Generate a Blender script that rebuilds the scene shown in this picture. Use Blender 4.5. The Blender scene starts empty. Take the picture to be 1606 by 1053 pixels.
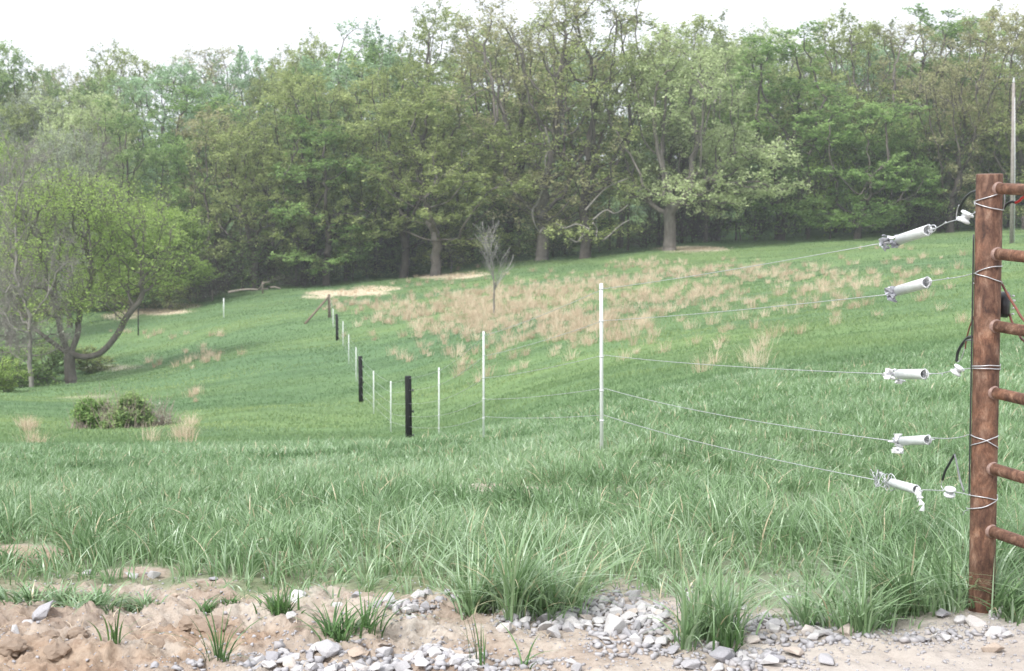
import bpy, bmesh, math, random
import numpy as np
from mathutils import Vector, Matrix

random.seed(11)
RNG = np.random.default_rng(11)
SC = bpy.context.scene
COL = SC.collection

# ---------------------------------------------------------------- camera
FPX = 2230.0                       # focal length in photo pixels (50 mm on 36 mm)
CAMZ = 1.5
PITCH = math.atan((526.5 - 220.0) / FPX)
cd = bpy.data.cameras.new("camera")
cam = bpy.data.objects.new("camera", cd)
COL.objects.link(cam)
cd.lens = 50.0
cd.sensor_width = 36.0
cam.location = (0, 0, CAMZ)
cam.rotation_euler = (math.pi / 2 - PITCH, 0, 0)
cd.clip_start = 0.05
cd.clip_end = 3000
cd.dof.use_dof = True
cd.dof.focus_distance = 5.2
cd.dof.aperture_fstop = 9.0
SC.camera = cam

# ---------------------------------------------------------------- world, sun, exposure
SUN_EL = math.radians(52)
SUN_AZ = math.radians(-40)          # from the left, a little behind the view
w = bpy.data.worlds.new("World")
SC.world = w
w.use_nodes = True
wt = w.node_tree
wt.nodes.clear()
wo = wt.nodes.new("ShaderNodeOutputWorld")
bg = wt.nodes.new("ShaderNodeBackground")
sky = wt.nodes.new("ShaderNodeTexSky")
sky.sky_type = 'NISHITA'
sky.sun_disc = False
sky.sun_elevation = SUN_EL
sky.sun_rotation = math.radians(220)
sky.dust_density = 4.0
sky.air_density = 1.0
hs = wt.nodes.new("ShaderNodeHueSaturation")
hs.inputs['Saturation'].default_value = 0.25
mixw = wt.nodes.new("ShaderNodeMixRGB")
mixw.inputs[0].default_value = 0.72     # cloud layer
mixw.inputs[2].default_value = (8.6, 8.9, 9.5, 1)
wt.links.new(sky.outputs[0], hs.inputs['Color'])
wt.links.new(hs.outputs[0], mixw.inputs[1])
wt.links.new(mixw.outputs[0], bg.inputs[0])
wt.links.new(bg.outputs[0], wo.inputs[0])
bg.inputs[1].default_value = 0.10

sd = bpy.data.lights.new("sun", 'SUN')
so = bpy.data.objects.new("sun", sd)
COL.objects.link(so)
sd.energy = 2.0
sd.angle = math.radians(12)
sd.color = (1.0, 0.98, 0.95)
# direction to the sun
sdir = Vector((math.sin(SUN_AZ) * math.cos(SUN_EL) , -math.cos(SUN_AZ) * math.cos(SUN_EL), math.sin(SUN_EL)))
so.rotation_euler = sdir.to_track_quat('Z', 'Y').to_euler()

SC.view_settings.view_transform = 'Standard'
SC.view_settings.look = 'None'
SC.view_settings.gamma = 1.0
SC.view_settings.use_curve_mapping = False
SC.view_settings.exposure = 1.05

SC.render.engine = 'CYCLES'
SC.cycles.max_bounces = 6
SC.cycles.diffuse_bounces = 4
SC.cycles.glossy_bounces = 2
SC.cycles.transmission_bounces = 3
SC.cycles.volume_bounces = 0
SC.cycles.transparent_max_bounces = 8
SC.cycles.use_denoising = True

# ---------------------------------------------------------------- projection helpers (design-time arithmetic)
CA, SA = math.cos(PITCH), math.sin(PITCH)

def P(px, py, d):
    """world point seen at photo pixel (px,py) lying d metres ahead"""
    u = (px - 803.0) / FPX
    v = (526.5 - py) / FPX
    dy = CA + v * SA
    dz = -SA + v * CA
    k = d / dy
    return Vector((u * k, d, CAMZ + dz * k))

def Pz(px, py, z=0.0):
    v = (526.5 - py) / FPX
    dy = CA + v * SA
    dz = -SA + v * CA
    k = (z - CAMZ) / dz
    return Vector(((px - 803.0) / FPX * k, dy * k, z))

def project(X, Y, Z):
    zz = Z - CAMZ
    f = Y * CA - zz * SA
    f = np.maximum(f, 0.05)
    up = Y * SA + zz * CA
    return 803.0 + FPX * X / f, 526.5 - FPX * up / f

# ---------------------------------------------------------------- noise
def _hash(ix, iy, seed):
    n = (ix.astype(np.int64) * 374761393 + iy.astype(np.int64) * 668265263 + seed * 1442695041) & 0xFFFFFFFF
    n = ((n ^ (n >> 13)) * 1274126177) & 0xFFFFFFFF
    n = n ^ (n >> 16)
    return (n & 0xFFFFFF) / float(0xFFFFFF)

def vnoise(x, y, seed=0):
    x = np.asarray(x, float); y = np.asarray(y, float)
    ix = np.floor(x); iy = np.floor(y)
    fx = x - ix; fy = y - iy
    fx = fx * fx * (3 - 2 * fx); fy = fy * fy * (3 - 2 * fy)
    a = _hash(ix, iy, seed); b = _hash(ix + 1, iy, seed)
    c = _hash(ix, iy + 1, seed); d = _hash(ix + 1, iy + 1, seed)
    return (a * (1 - fx) + b * fx) * (1 - fy) + (c * (1 - fx) + d * fx) * fy

def fbm(x, y, seed=0, o=4):
    s = 0; a = 0.5; t = 0
    for i in range(o):
        s = s + a * vnoise(x * 2 ** i, y * 2 ** i, seed + i * 17)
        t += a; a *= 0.55
    return s / t

def sstep(a, b, x):
    t = np.clip((x - a) / (b - a), 0, 1)
    return t * t * (3 - 2 * t)

# ---------------------------------------------------------------- terrain height
ctl = []
for (px, py, d) in [
    (944, 708, 10.2), (758, 688, 16.2), (688, 695, 24), (640, 692, 29), (612, 682, 33), (585, 651, 40),
    (565, 627, 46), (558, 596, 53), (548, 572, 60), (539, 545, 68), (529, 534, 73), (522, 517, 80), (517, 501, 86),
    (943, 645, 18), (943, 596, 30), (943, 524, 50), (943, 452, 85), (940, 402, 122),
    (1500, 735, 8.2), (1500, 640, 13), (1500, 560, 22), (1500, 500, 35), (1500, 430, 65), (1500, 374, 110),
    (1250, 700, 9.3), (1250, 620, 16), (1250, 560, 28), (1250, 500, 45), (1250, 440, 75), (1250, 385, 118),
    (1900, 800, 7), (1900, 560, 20), (1900, 440, 55), (1900, 365, 110), (2500, 440, 50), (2600, 360, 110),
    (200, 775, 9.6), (200, 717, 15.5), (200, 702, 26), (200, 668, 42), (200, 628, 56), (200, 600, 66),
    (250, 575, 76), (300, 530, 90), (350, 478, 112), (300, 478, 120),
    (0, 780, 9.6), (0, 717, 15), (0, 702, 26), (0, 660, 40), (0, 628, 54), (40, 612, 68), (110, 600, 73), (150, 560, 90), (150, 500, 112),
    (-400, 790, 9.6), (-400, 715, 15), (-400, 690, 28), (-400, 640, 50), (-400, 600, 80), (-400, 520, 115),
    (450, 770, 9.8), (450, 712, 15.5), (450, 697, 25), (420, 640, 42), (420, 560, 66), (430, 500, 90), (440, 462, 115),
    (650, 755, 9.8), (775, 489, 70), (650, 434, 124), (800, 412, 124), (1050, 390, 122),
    (60, 905, 4.85), (500, 905, 4.85), (950, 905, 4.85), (1400, 905, 4.85), (-400, 905, 4.85), (2000, 905, 4.85),
]:
    p = P(px, py, d)
    ctl.append((p.x, p.y, p.z))
for X in (-40, -12, -4, 0, 4, 12, 40):
    ctl.append((X, -20, 0.0)); ctl.append((X, 0, 0.0))
    if abs(X) <= 12:
        ctl.append((X, 3.2, 0.0)); ctl.append((X, 4.4, 0.0))
for X, Y, Z in [(-220, 60, -9), (-160, 130, -12), (-90, 180, -10), (0, 180, -9), (90, 180, -6), (160, 130, -5), (200, 60, -3),
                (-200, 260, -6), (0, 260, -6), (200, 260, -3), (-300, 420, -4), (0, 420, -5), (300, 420, -3), (-460, 420, -4), (460, 420, -3),
                (-60, 30, -6), (60, 30, -2.5), (-120, 10, -4), (120, 10, -1)]:
    ctl.append((X, Y, Z))
ctl = np.array(ctl)
def _warp(X, Y):
    # compress distance so near detail and far sweep interpolate evenly
    W = np.sqrt(Y * Y + 6.0 ** 2)
    return X / W * 4.0, np.arcsinh(Y / 6.0) * 2.0
cu, cv = _warp(ctl[:, 0], ctl[:, 1])
def _ker(r2):
    return 0.5 * r2 * np.log(r2 + 1e-9)
n = len(ctl)
K = _ker((cu[:, None] - cu[None]) ** 2 + (cv[:, None] - cv[None]) ** 2) + np.eye(n) * 0.02
Pm = np.stack([np.ones(n), cu, cv], 1)
A = np.zeros((n + 3, n + 3)); A[:n, :n] = K; A[:n, n:] = Pm; A[n:, :n] = Pm.T
# weights: interpolate z divided by a distance scale so far errors do not dominate
scl = np.sqrt(ctl[:, 1] ** 2 + 6.0 ** 2)
sol = np.linalg.solve(A, np.concatenate([(ctl[:, 2] - CAMZ) / scl, [0, 0, 0]]))

edge_pts = [(-900, 905), (0, 903), (120, 900), (250, 902), (330, 912), (450, 925), (600, 925), (700, 930), (780, 948), (900, 940), (960, 925),
            (1040, 930), (1130, 945), (1200, 962), (1400, 972), (1500, 960), (1600, 965), (2300, 970)]
ew = [Pz(*e) for e in edge_pts]
EX = np.array([e.x for e in ew]); EY = np.array([e.y for e in ew])

def H0(X, Y):
    X = np.asarray(X, float); Y = np.asarray(Y, float)
    shp = X.shape
    X = X.ravel(); Y = Y.ravel()
    out = np.empty(len(X))
    for i in range(0, len(X), 60000):
        a, b = _warp(X[i:i + 60000], Y[i:i + 60000])
        k = _ker((a[:, None] - cu[None]) ** 2 + (b[:, None] - cv[None]) ** 2)
        s = k @ sol[:n] + sol[n] + sol[n + 1] * a + sol[n + 2] * b
        out[i:i + 60000] = s * np.sqrt(Y[i:i + 60000] ** 2 + 36.0) + CAMZ
    return out.reshape(shp)

def edge_mask(X, Y):
    """1 in the meadow, 0 on the bare track"""
    ye = np.interp(X, EX, EY) + (fbm(X * 3.1, Y * 3.1, 5) - 0.5) * 0.3 + (fbm(X * 11, Y * 11, 6, 2) - 0.5) * 0.22
    return sstep(-0.10, 0.16, Y - ye)

def blobs(px, py, lst):
    s = np.zeros_like(px)
    for (cx, cy, sx, sy, a) in lst:
        s = np.maximum(s, a * np.exp(-(((px - cx) / sx) ** 2 + ((py - cy) / sy) ** 2)))
    return s

BARE = [(200, 898, 90, 9, 1), (45, 868, 62, 15, 1.6), (1539, 958, 30, 14, 1.3), (330, 912, 60, 8, .8), (770, 768, 90, 11, 1.1), (850, 771, 60, 9, 1.0), (1010, 850, 30, 7, .5), (425, 738, 14, 5, .6)]
FRONTGRASS = [(90, 938, 120, 11, 1.0), (-60, 935, 140, 12, 1.0), (215, 945, 40, 9, .7), (1240, 975, 90, 8, .8), (1540, 960, 60, 10, .6)]
def grass_density(X, Y, Z):
    px, py = project(X, Y, np.where(Y < 8, H0(X, Y), Z))
    e = edge_mask(X, Y)
    f = blobs(px, py, FRONTGRASS)
    b = blobs(px, py, BARE)
    return np.clip(np.maximum(e, sstep(.3, .6, f)) * (1 - sstep(0.3, 0.7, b)), 0, 1)

def bump(X, Y):
    e = edge_mask(X, Y)
    near = np.exp(-np.maximum(Y - 6, 0) / 6.0)
    left = sstep(0.3, -0.5, X) * sstep(2.0, 3.5, Y) * sstep(5.3, 4.6, Y)
    n1 = fbm(X * 2.2, Y * 2.2, 3) - 0.5
    n2 = fbm(X * 9, Y * 9, 9) - 0.5
    n3 = np.abs(fbm(X * 14, Y * 14, 21) - 0.5)
    h = n1 * 0.05 * near + n2 * (0.03 + 0.05 * left) * near * (1 - 0.6 * e) - n3 * 0.12 * left * (1 - e)
    h = h + (fbm(X * 33, Y * 33, 29, 3) - .5) * .028 * (1 - e) * near * (.35 + left)
    h = h + left * (1 - e) * 0.01
    far = sstep(14, 40, Y)
    h = h + far * ((fbm(X * 0.12, Y * 0.12, 31) - 0.5) * 0.5 + (fbm(X * 0.8, Y * 0.8, 33, 3) - 0.5) * 0.14)
    return h
def Hh(X, Y):
    return H0(X, Y) + bump(X, Y)
def h1(x, y):
    return float(Hh(np.array([x]), np.array([y]))[0])

# ---------------------------------------------------------------- material helpers
def mat(name, rough=0.8):
    m = bpy.data.materials.new(name)
    m.use_nodes = True
    nt = m.node_tree
    b = nt.nodes["Principled BSDF"]
    b.inputs['Roughness'].default_value = rough
    return m, nt, b
def noise(nt, scale, detail=4, rough=0.6, vec=None, dist=0.0):
    t = nt.nodes.new("ShaderNodeTexNoise")
    t.inputs['Scale'].default_value = scale
    t.inputs['Detail'].default_value = detail
    t.inputs['Roughness'].default_value = rough
    t.inputs['Distortion'].default_value = dist
    if vec is not None: nt.links.new(vec, t.inputs['Vector'])
    return t
def ramp(nt, src, stops, interp='LINEAR'):
    r = nt.nodes.new("ShaderNodeValToRGB")
    r.color_ramp.interpolation = interp
    e = r.color_ramp.elements
    while len(e) < len(stops): e.new(0.5)
    for el, (p, c) in zip(e, stops):
        el.position = p
        el.color = (c[0], c[1], c[2], 1) if len(c) == 3 else c
    nt.links.new(src, r.inputs[0])
    return r
def mixc(nt, fac, a, b, mode='MIX'):
    m = nt.nodes.new("ShaderNodeMixRGB"); m.blend_type = mode
    for s, i in ((fac, 0), (a, 1), (b, 2)):
        if isinstance(s, (int, float)): m.inputs[i].default_value = s
        elif isinstance(s, tuple): m.inputs[i].default_value = (*s, 1)
        else: nt.links.new(s, m.inputs[i])
    return m.outputs[0]
def coords(nt, scale=(1, 1, 1), kind='Object'):
    tc = nt.nodes.new("ShaderNodeTexCoord")
    mp = nt.nodes.new("ShaderNodeMapping")
    mp.inputs['Scale'].default_value = scale
    nt.links.new(tc.outputs[kind], mp.inputs[0])
    return mp.outputs[0]
def attr(nt, name):
    a = nt.nodes.new("ShaderNodeAttribute"); a.attribute_name = name
    return a.outputs['Fac']
def bumpn(nt, b, h, strength=0.5, dist=0.01):
    n_ = nt.nodes.new("ShaderNodeBump")
    n_.inputs['Strength'].default_value = strength
    n_.inputs['Distance'].default_value = dist
    nt.links.new(h, n_.inputs['Height'])
    nt.links.new(n_.outputs[0], b.inputs['Normal'])

def leafy(name, stops, trans=0.35, rough=0.55, spec=0.3):
    """foliage / blade material: colour varies leaf by leaf through the tint attribute"""
    m, nt, b = mat(name, rough)
    b.inputs['Specular IOR Level'].default_value = spec
    t = attr(nt, "tint")
    r = ramp(nt, t, stops)
    nt.links.new(r.outputs[0], b.inputs['Base Color'])
    tr = nt.nodes.new("ShaderNodeBsdfTranslucent")
    nt.links.new(r.outputs[0], tr.inputs[0])
    mx = nt.nodes.new("ShaderNodeMixShader"); mx.inputs[0].default_value = trans
    nt.links.new(b.outputs[0], mx.inputs[1]); nt.links.new(tr.outputs[0], mx.inputs[2])
    nt.links.new(mx.outputs[0], nt.nodes["Material Output"].inputs[0])
    return m

# terrain
def ground_material():
    m, nt, b = mat("field_soil_and_turf", 0.95)
    b.inputs['Specular IOR Level'].default_value = 0.15
    v = coords(nt, (1, 1, 1))
    vs = coords(nt, (0.35, 1, 1))
    n1 = noise(nt, 0.09, 5, 0.6, vs)
    n2 = noise(nt, 0.8, 5, 0.65, vs)
    n3 = noise(nt, 7.0, 4, 0.7, v)
    big = ramp(nt, n1.outputs[0], [(0.36, (0.105, 0.18, 0.085)), (0.5, (0.13, 0.207, 0.088)), (0.62, (0.155, 0.23, 0.09))])
    med = ramp(nt, n2.outputs[0], [(0.3, (0.6, 0.65, 0.62)), (0.5, (1, 1, 1)), (0.72, (1.25, 1.2, 1.1))])
    g = mixc(nt, 0.8, big.outputs[0], med.outputs[0], 'MULTIPLY')
    fine = ramp(nt, n3.outputs[0], [(0.3, (0.65, 0.65, 0.62)), (0.55, (1, 1, 1)), (0.75, (1.25, 1.25, 1.2))])
    g = mixc(nt, 0.7, g, fine.outputs[0], 'MULTIPLY')
    # straw
    n4 = noise(nt, 3.0, 6, 0.7, v)
    st = ramp(nt, n4.outputs[0], [(0.35, (0.42, 0.35, 0.24)), (0.65, (0.66, 0.58, 0.44))])
    g = mixc(nt, attr(nt, "straw"), g, st.outputs[0])
    # soil
    n5 = noise(nt, 2.2, 8, 0.65, v); n6 = noise(nt, 26, 6, 0.75, v)
    soil = ramp(nt, n5.outputs[0], [(0.3, (0.27, 0.20, 0.155)), (0.47, (0.41, 0.335, 0.275)), (0.65, (0.52, 0.465, 0.405))])
    s2 = ramp(nt, n6.outputs[0], [(0.3, (0.55, 0.5, 0.46)), (0.5, (1, 1, 1)), (0.75, (1.2, 1.2, 1.2))])
    soil = mixc(nt, 0.85, soil.outputs[0], s2.outputs[0], 'MULTIPLY')
    soil = mixc(nt, attr(nt, "bank"), soil, mixc(nt, 1.0, soil, (0.9, 0.81, 0.73), 'MULTIPLY'))
    pale = mixc(nt, attr(nt, "pale"), soil, (0.52, 0.48, 0.445))
    g = mixc(nt, attr(nt, "dirt"), g, pale)
    nt.links.new(g, b.inputs['Base Color'])
    n7 = noise(nt, 55, 6, 0.8, v)
    ad = nt.nodes.new("ShaderNodeMath"); ad.operation = 'ADD'
    nt.links.new(n6.outputs[0], ad.inputs[0]); nt.links.new(n7.outputs[0], ad.inputs[1])
    bumpn(nt, b, ad.outputs[0], 0.8, 0.012)
    return m

M = {}
M['ground'] = ground_material()
def metal_wire():
    m, nt, b = mat("galvanised_wire", 0.45)
    b.inputs['Metallic'].default_value = 0.6
    nz = noise(nt, 90, 3, 0.6, coords(nt))
    r = ramp(nt, nz.outputs[0], [(0.3, (0.42, 0.42, 0.43)), (0.7, (0.66, 0.67, 0.7))])
    nt.links.new(r.outputs[0], b.inputs['Base Color'])
    return m
M['wire'] = metal_wire()
def rust(name, k=1.0, stretch=0.4):
    m, nt, b = mat(name, 0.72)
    b.inputs['Specular IOR Level'].default_value = 0.35
    v = coords(nt, (1, 1, stretch)); v2 = coords(nt, (1, 1, 1))
    n1 = noise(nt, 38, 6, 0.7, v, 0.6); n2 = noise(nt, 9, 5, 0.7, v2); n3 = noise(nt, 130, 4, 0.7, v2)
    c1 = ramp(nt, n1.outputs[0], [(0.25, (0.045 * k, 0.03 * k, 0.027 * k)), (0.42, (0.14 * k, 0.07 * k, 0.047 * k)), (0.55, (0.25 * k, 0.135 * k, 0.09 * k)), (0.68, (0.40 * k, 0.26 * k, 0.19 * k))])
    c2 = ramp(nt, n2.outputs[0], [(0.3, (0.42, 0.38, 0.38)), (0.5, (1, 1, 1)), (0.68, (1.5, 1.35, 1.2))])
    c = mixc(nt, 0.9, c1.outputs[0], c2.outputs[0], 'MULTIPLY')
    c3 = ramp(nt, n3.outputs[0], [(0.35, (0.75, 0.72, 0.7)), (0.6, (1.1, 1.1, 1.1))])
    c = mixc(nt, 0.6, c, c3.outputs[0], 'MULTIPLY')
    nt.links.new(c, b.inputs['Base Color'])
    bumpn(nt, b, n3.outputs[0], 0.35, 0.002)
    return m
M['rust_post'] = rust("rusty_brown_pipe", 0.62)
M['rust_rail'] = rust("rusty_red_pipe", 0.92, 0.8)
def plain(name, c, rough=0.5, var=0.25, scale=30, spec=0.5):
    m, nt, b = mat(name, rough)
    b.inputs['Specular IOR Level'].default_value = spec
    nz = noise(nt, scale, 5, 0.65, coords(nt))
    r = ramp(nt, nz.outputs[0], [(0.3, tuple(x * (1 - var) for x in c)), (0.7, tuple(min(1, x * (1 + var * 0.5)) for x in c))])
    nt.links.new(r.outputs[0], b.inputs['Base Color'])
    return m
M['white_post'] = plain("white_fibreglass", (0.87, 0.88, 0.89), 0.4, 0.06, 12)
M['black_post'] = plain("black_tarred_wood", (0.014, 0.014, 0.015), 0.7, 0.5, 20, 0.3)
M['ceramic'] = plain("white_glazed_tube", (0.64, 0.66, 0.66), 0.3, 0.14, 40)
M['tape'] = plain("crumpled_white_tape", (0.72, 0.72, 0.74), 0.4, 0.12, 60)
M['foil'] = plain("dull_silver_wrap", (0.36, 0.37, 0.41), 0.35, 0.6, 90)
M['black_cable'] = plain("black_cable_sheath", (0.03, 0.032, 0.034), 0.4, 0.3, 20)
M['grey_cable'] = plain("grey_cable_sheath", (0.16, 0.17, 0.17), 0.45, 0.3, 20)
M['brown_cable'] = plain("brown_cable_sheath", (0.16, 0.06, 0.04), 0.5, 0.3, 20)
M['red_cable'] = plain("red_cable_sheath", (0.5, 0.03, 0.03), 0.4, 0.2, 20)
M['black_plastic'] = plain("black_plastic", (0.02, 0.02, 0.023), 0.35, 0.3, 20)
M['weld'] = plain("pale_weld_bead", (0.26, 0.17, 0.14), 0.55, 0.4, 120)
M['old_wood'] = plain("weathered_wood", (0.2, 0.16, 0.12), 0.9, 0.45, 8, 0.2)
M['pale_wood'] = plain("bleached_wood", (0.24, 0.21, 0.18), 0.9, 0.35, 6, 0.2)
M['pole_wood'] = plain("grey_pole_wood", (0.30, 0.27, 0.25), 0.9, 0.3, 5, 0.2)
M['galv'] = plain("bright_galvanised_steel", (0.6, 0.61, 0.62), 0.4, 0.2, 10)

def bark(name, a, bb):
    m, nt, b = mat(name, 0.95)
    b.inputs['Specular IOR Level'].default_value = 0.15
    n1 = noise(nt, 6, 5, 0.7, coords(nt, (1, 1, 0.25)))
    n2 = noise(nt, 0.5, 3, 0.6, coords(nt))
    r = ramp(nt, n1.outputs[0], [(0.3, a), (0.7, bb)])
    r2 = ramp(nt, n2.outputs[0], [(0.35, (0.7, 0.72, 0.68)), (0.65, (1.2, 1.18, 1.15))])
    nt.links.new(mixc(nt, 0.8, r.outputs[0], r2.outputs[0], 'MULTIPLY'), b.inputs['Base Color'])
    bumpn(nt, b, n1.outputs[0], 0.6, 0.03)
    return m
M['bark'] = bark("grey_brown_bark", (0.10, 0.088, 0.078), (0.22, 0.2, 0.185))
M['bark_dark'] = bark("dark_bark", (0.06, 0.052, 0.045), (0.14, 0.125, 0.112))
M['bark_white'] = bark("whitish_young_bark", (0.25, 0.24, 0.235), (0.42, 0.40, 0.39))
M['bark_pale'] = bark("pale_bark", (0.16, 0.145, 0.135), (0.34, 0.32, 0.30))

def rockmat():
    m, nt, b = mat("crushed_limestone", 0.85)
    b.inputs['Specular IOR Level'].default_value = 0.25
    oi = nt.nodes.new("ShaderNodeObjectInfo")
    nz = noise(nt, 14, 6, 0.7, coords(nt))
    nz2 = noise(nt, 70, 4, 0.7, coords(nt))
    r = ramp(nt, nz.outputs[0], [(0.3, (0.33, 0.32, 0.32)), (0.5, (0.45, 0.44, 0.445)), (0.72, (0.56, 0.55, 0.545))])
    r2 = ramp(nt, oi.outputs['Random'], [(0.0, (0.68, 0.68, 0.72)), (0.5, (1.0, 0.99, 0.98)), (0.85, (1.15, 1.14, 1.12)), (1.0, (0.85, 0.68, 0.52))])
    c = mixc(nt, 1.0, r.outputs[0], r2.outputs[0], 'MULTIPLY')
    tn = ramp(nt, attr(nt, "tint"), [(0, (0.5, 0.48, 0.46)), (0.5, (0.44, 0.36, 0.29)), (1.0, (0.3, 0.29, 0.3))])
    c = mixc(nt, mixc(nt, 1.0, (0.3, 0.3, 0.3), attr(nt, "tint"), 'MULTIPLY'), c, tn.outputs[0])
    nt.links.new(c, b.inputs['Base Color'])
    bumpn(nt, b, nz2.outputs[0], 0.4, 0.003)
    return m
M['rock'] = rockmat()

# ---------------------------------------------------------------- mesh helpers
def np_mesh(name, V, loops, counts, material=None, tint=None, smooth=False, attrs=None):
    me = bpy.data.meshes.new(name)
    V = np.ascontiguousarray(V, dtype=np.float32)
    loops = np.ascontiguousarray(loops, dtype=np.int32)
    counts = np.ascontiguousarray(counts, dtype=np.int32)
    me.vertices.add(len(V)); me.vertices.foreach_set("co", V.ravel())
    me.loops.add(len(loops)); me.loops.foreach_set("vertex_index", loops)
    me.polygons.add(len(counts))
    starts = np.concatenate([[0], np.cumsum(counts)[:-1]]).astype(np.int32)
    me.polygons.foreach_set("loop_start", starts)
    me.polygons.foreach_set("loop_total", counts)
    me.update(calc_edges=True)
    if smooth:
        me.polygons.foreach_set("use_smooth", np.ones(len(counts), dtype=bool))
    ats = dict(attrs or {})
    if tint is not None: ats['tint'] = tint
    for k, a in ats.items():
        at = me.attributes.new(k, 'FLOAT', 'POINT')
        at.data.foreach_set("value", np.ascontiguousarray(a, dtype=np.float32))
    if material: me.materials.append(material)
    return me

def link(name, me, parent=None, loc=None):
    o = bpy.data.objects.new(name, me)
    COL.objects.link(o)
    if parent is not None: o.parent = parent
    if loc is not None: o.location = loc
    return o
def tag(o, label, cat, group=None, kind=None):
    if label: o['label'] = label
    if cat: o['category'] = cat
    if group: o['group'] = group
    if kind: o['kind'] = kind
    return o
def thing(name, loc, label, cat, group=None, rz=0.0):
    o = bpy.data.objects.new(name, None)
    COL.objects.link(o)
    o.empty_display_size = 0.2
    o.location = loc
    o.rotation_euler = (0, 0, rz)
    return tag(o, label, cat, group)

def smooth_path(pts, n=8):
    pts = [Vector(p) for p in pts]
    if len(pts) < 3: return pts
    out = []
    q = [pts[0] * 2 - pts[1]] + pts + [pts[-1] * 2 - pts[-2]]
    for i in range(1, len(q) - 2):
        p0, p1, p2, p3 = q[i - 1], q[i], q[i + 1], q[i + 2]
        for k in range(n):
            t = k / n
            out.append(0.5 * ((2 * p1) + (p2 - p0) * t + (2 * p0 - 5 * p1 + 4 * p2 - p3) * t * t + (3 * p1 - p0 - 3 * p2 + p3) * t ** 3))
    out.append(pts[-1])
    return out

class MB:
    """collects swept tubes, lathes and hulls into one mesh; coordinates are world, origin is moved on build"""
    def __init__(s): s.v = []; s.f = []; s.sm = []
    def tube(s, pts, r, sides=8, caps=True, smooth=True):
        pts = [Vector(p) for p in pts]
        nP = len(pts)
        rr = r if isinstance(r, (list, tuple)) else [r] * nP
        base = len(s.v)
        t = (pts[1] - pts[0]).normalized()
        ref = Vector((0, 0, 1)) if abs(t.z) < 0.9 else Vector((1, 0, 0))
        nrm = t.cross(ref).normalized()
        for i in range(nP):
            if i == 0: t2 = pts[1] - pts[0]
            elif i == nP - 1: t2 = pts[-1] - pts[-2]
            else: t2 = pts[i + 1] - pts[i - 1]
            if t2.length < 1e-9: t2 = t
            t2 = t2.normalized()
            nrm = (nrm - t2 * nrm.dot(t2))
            if nrm.length < 1e-6: nrm = t2.orthogonal()
            nrm.normalize()
            bn = t2.cross(nrm)
            for k in range(sides):
                a = 2 * math.pi * k / sides
                s.v.append(pts[i] + (nrm * math.cos(a) + bn * math.sin(a)) * rr[i])
            t = t2
        for i in range(nP - 1):
            for k in range(sides):
                k2 = (k + 1) % sides
                s.f.append((base + i * sides + k, base + i * sides + k2, base + (i + 1) * sides + k2, base + (i + 1) * sides + k)); s.sm.append(smooth)
        if caps:
            s.f.append(tuple(base + k for k in range(sides))[::-1]); s.sm.append(False)
            s.f.append(tuple(base + (nP - 1) * sides + k for k in range(sides))); s.sm.append(False)
    def lathe(s, origin, axis, prof, sides=16):
        """prof: list of (distance along axis, radius)"""
        axis = Vector(axis).normalized(); o = Vector(origin)
        n1 = axis.orthogonal().normalized(); n2 = axis.cross(n1)
        base = len(s.v)
        for (h, r) in prof:
            for k in range(sides):
                a = 2 * math.pi * k / sides
                s.v.append(o + axis * h + (n1 * math.cos(a) + n2 * math.sin(a)) * r)
        for i in range(len(prof) - 1):
            for k in range(sides):
                k2 = (k + 1) % sides
                s.f.append((base + i * sides + k, base + i * sides + k2, base + (i + 1) * sides + k2, base + (i + 1) * sides + k)); s.sm.append(True)
        s.f.append(tuple(base + k for k in range(sides))[::-1]); s.sm.append(False)
        s.f.append(tuple(base + (len(prof) - 1) * sides + k for k in range(sides))); s.sm.append(False)
    def hull(s, pts):
        bm = bmesh.new()
        for p in pts: bm.verts.new(p)
        bmesh.ops.convex_hull(bm, input=bm.verts)
        bm.verts.ensure_lookup_table()
        used = [v for v in bm.verts if v.link_faces]
        idx = {v: i for i, v in enumerate(used)}
        base = len(s.v)
        for v in used: s.v.append(v.co.copy())
        for f in bm.faces: s.f.append(tuple(base + idx[v] for v in f.verts)); s.sm.append(False)
        bm.free()
    def build(s, name, material, parent=None, loc=None, tint=None):
        if parent is not None:
            o_ = parent.location if parent.type == 'EMPTY' or True else Vector()
            off = parent_world(parent)
        else:
            off = Vector(loc) if loc is not None else s.v[0].copy()
        me = bpy.data.meshes.new(name)
        me.from_pydata([tuple(v - off) for v in s.v], [], s.f)
        me.polygons.foreach_set("use_smooth", s.sm)
        me.materials.append(material)
        me.update()
        o = link(name, me, parent, None if parent is not None else off)
        return o
def parent_world(p):
    v = Vector(p.location)
    while p.parent is not None:
        p = p.parent; v += Vector(p.location)
    return v

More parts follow.
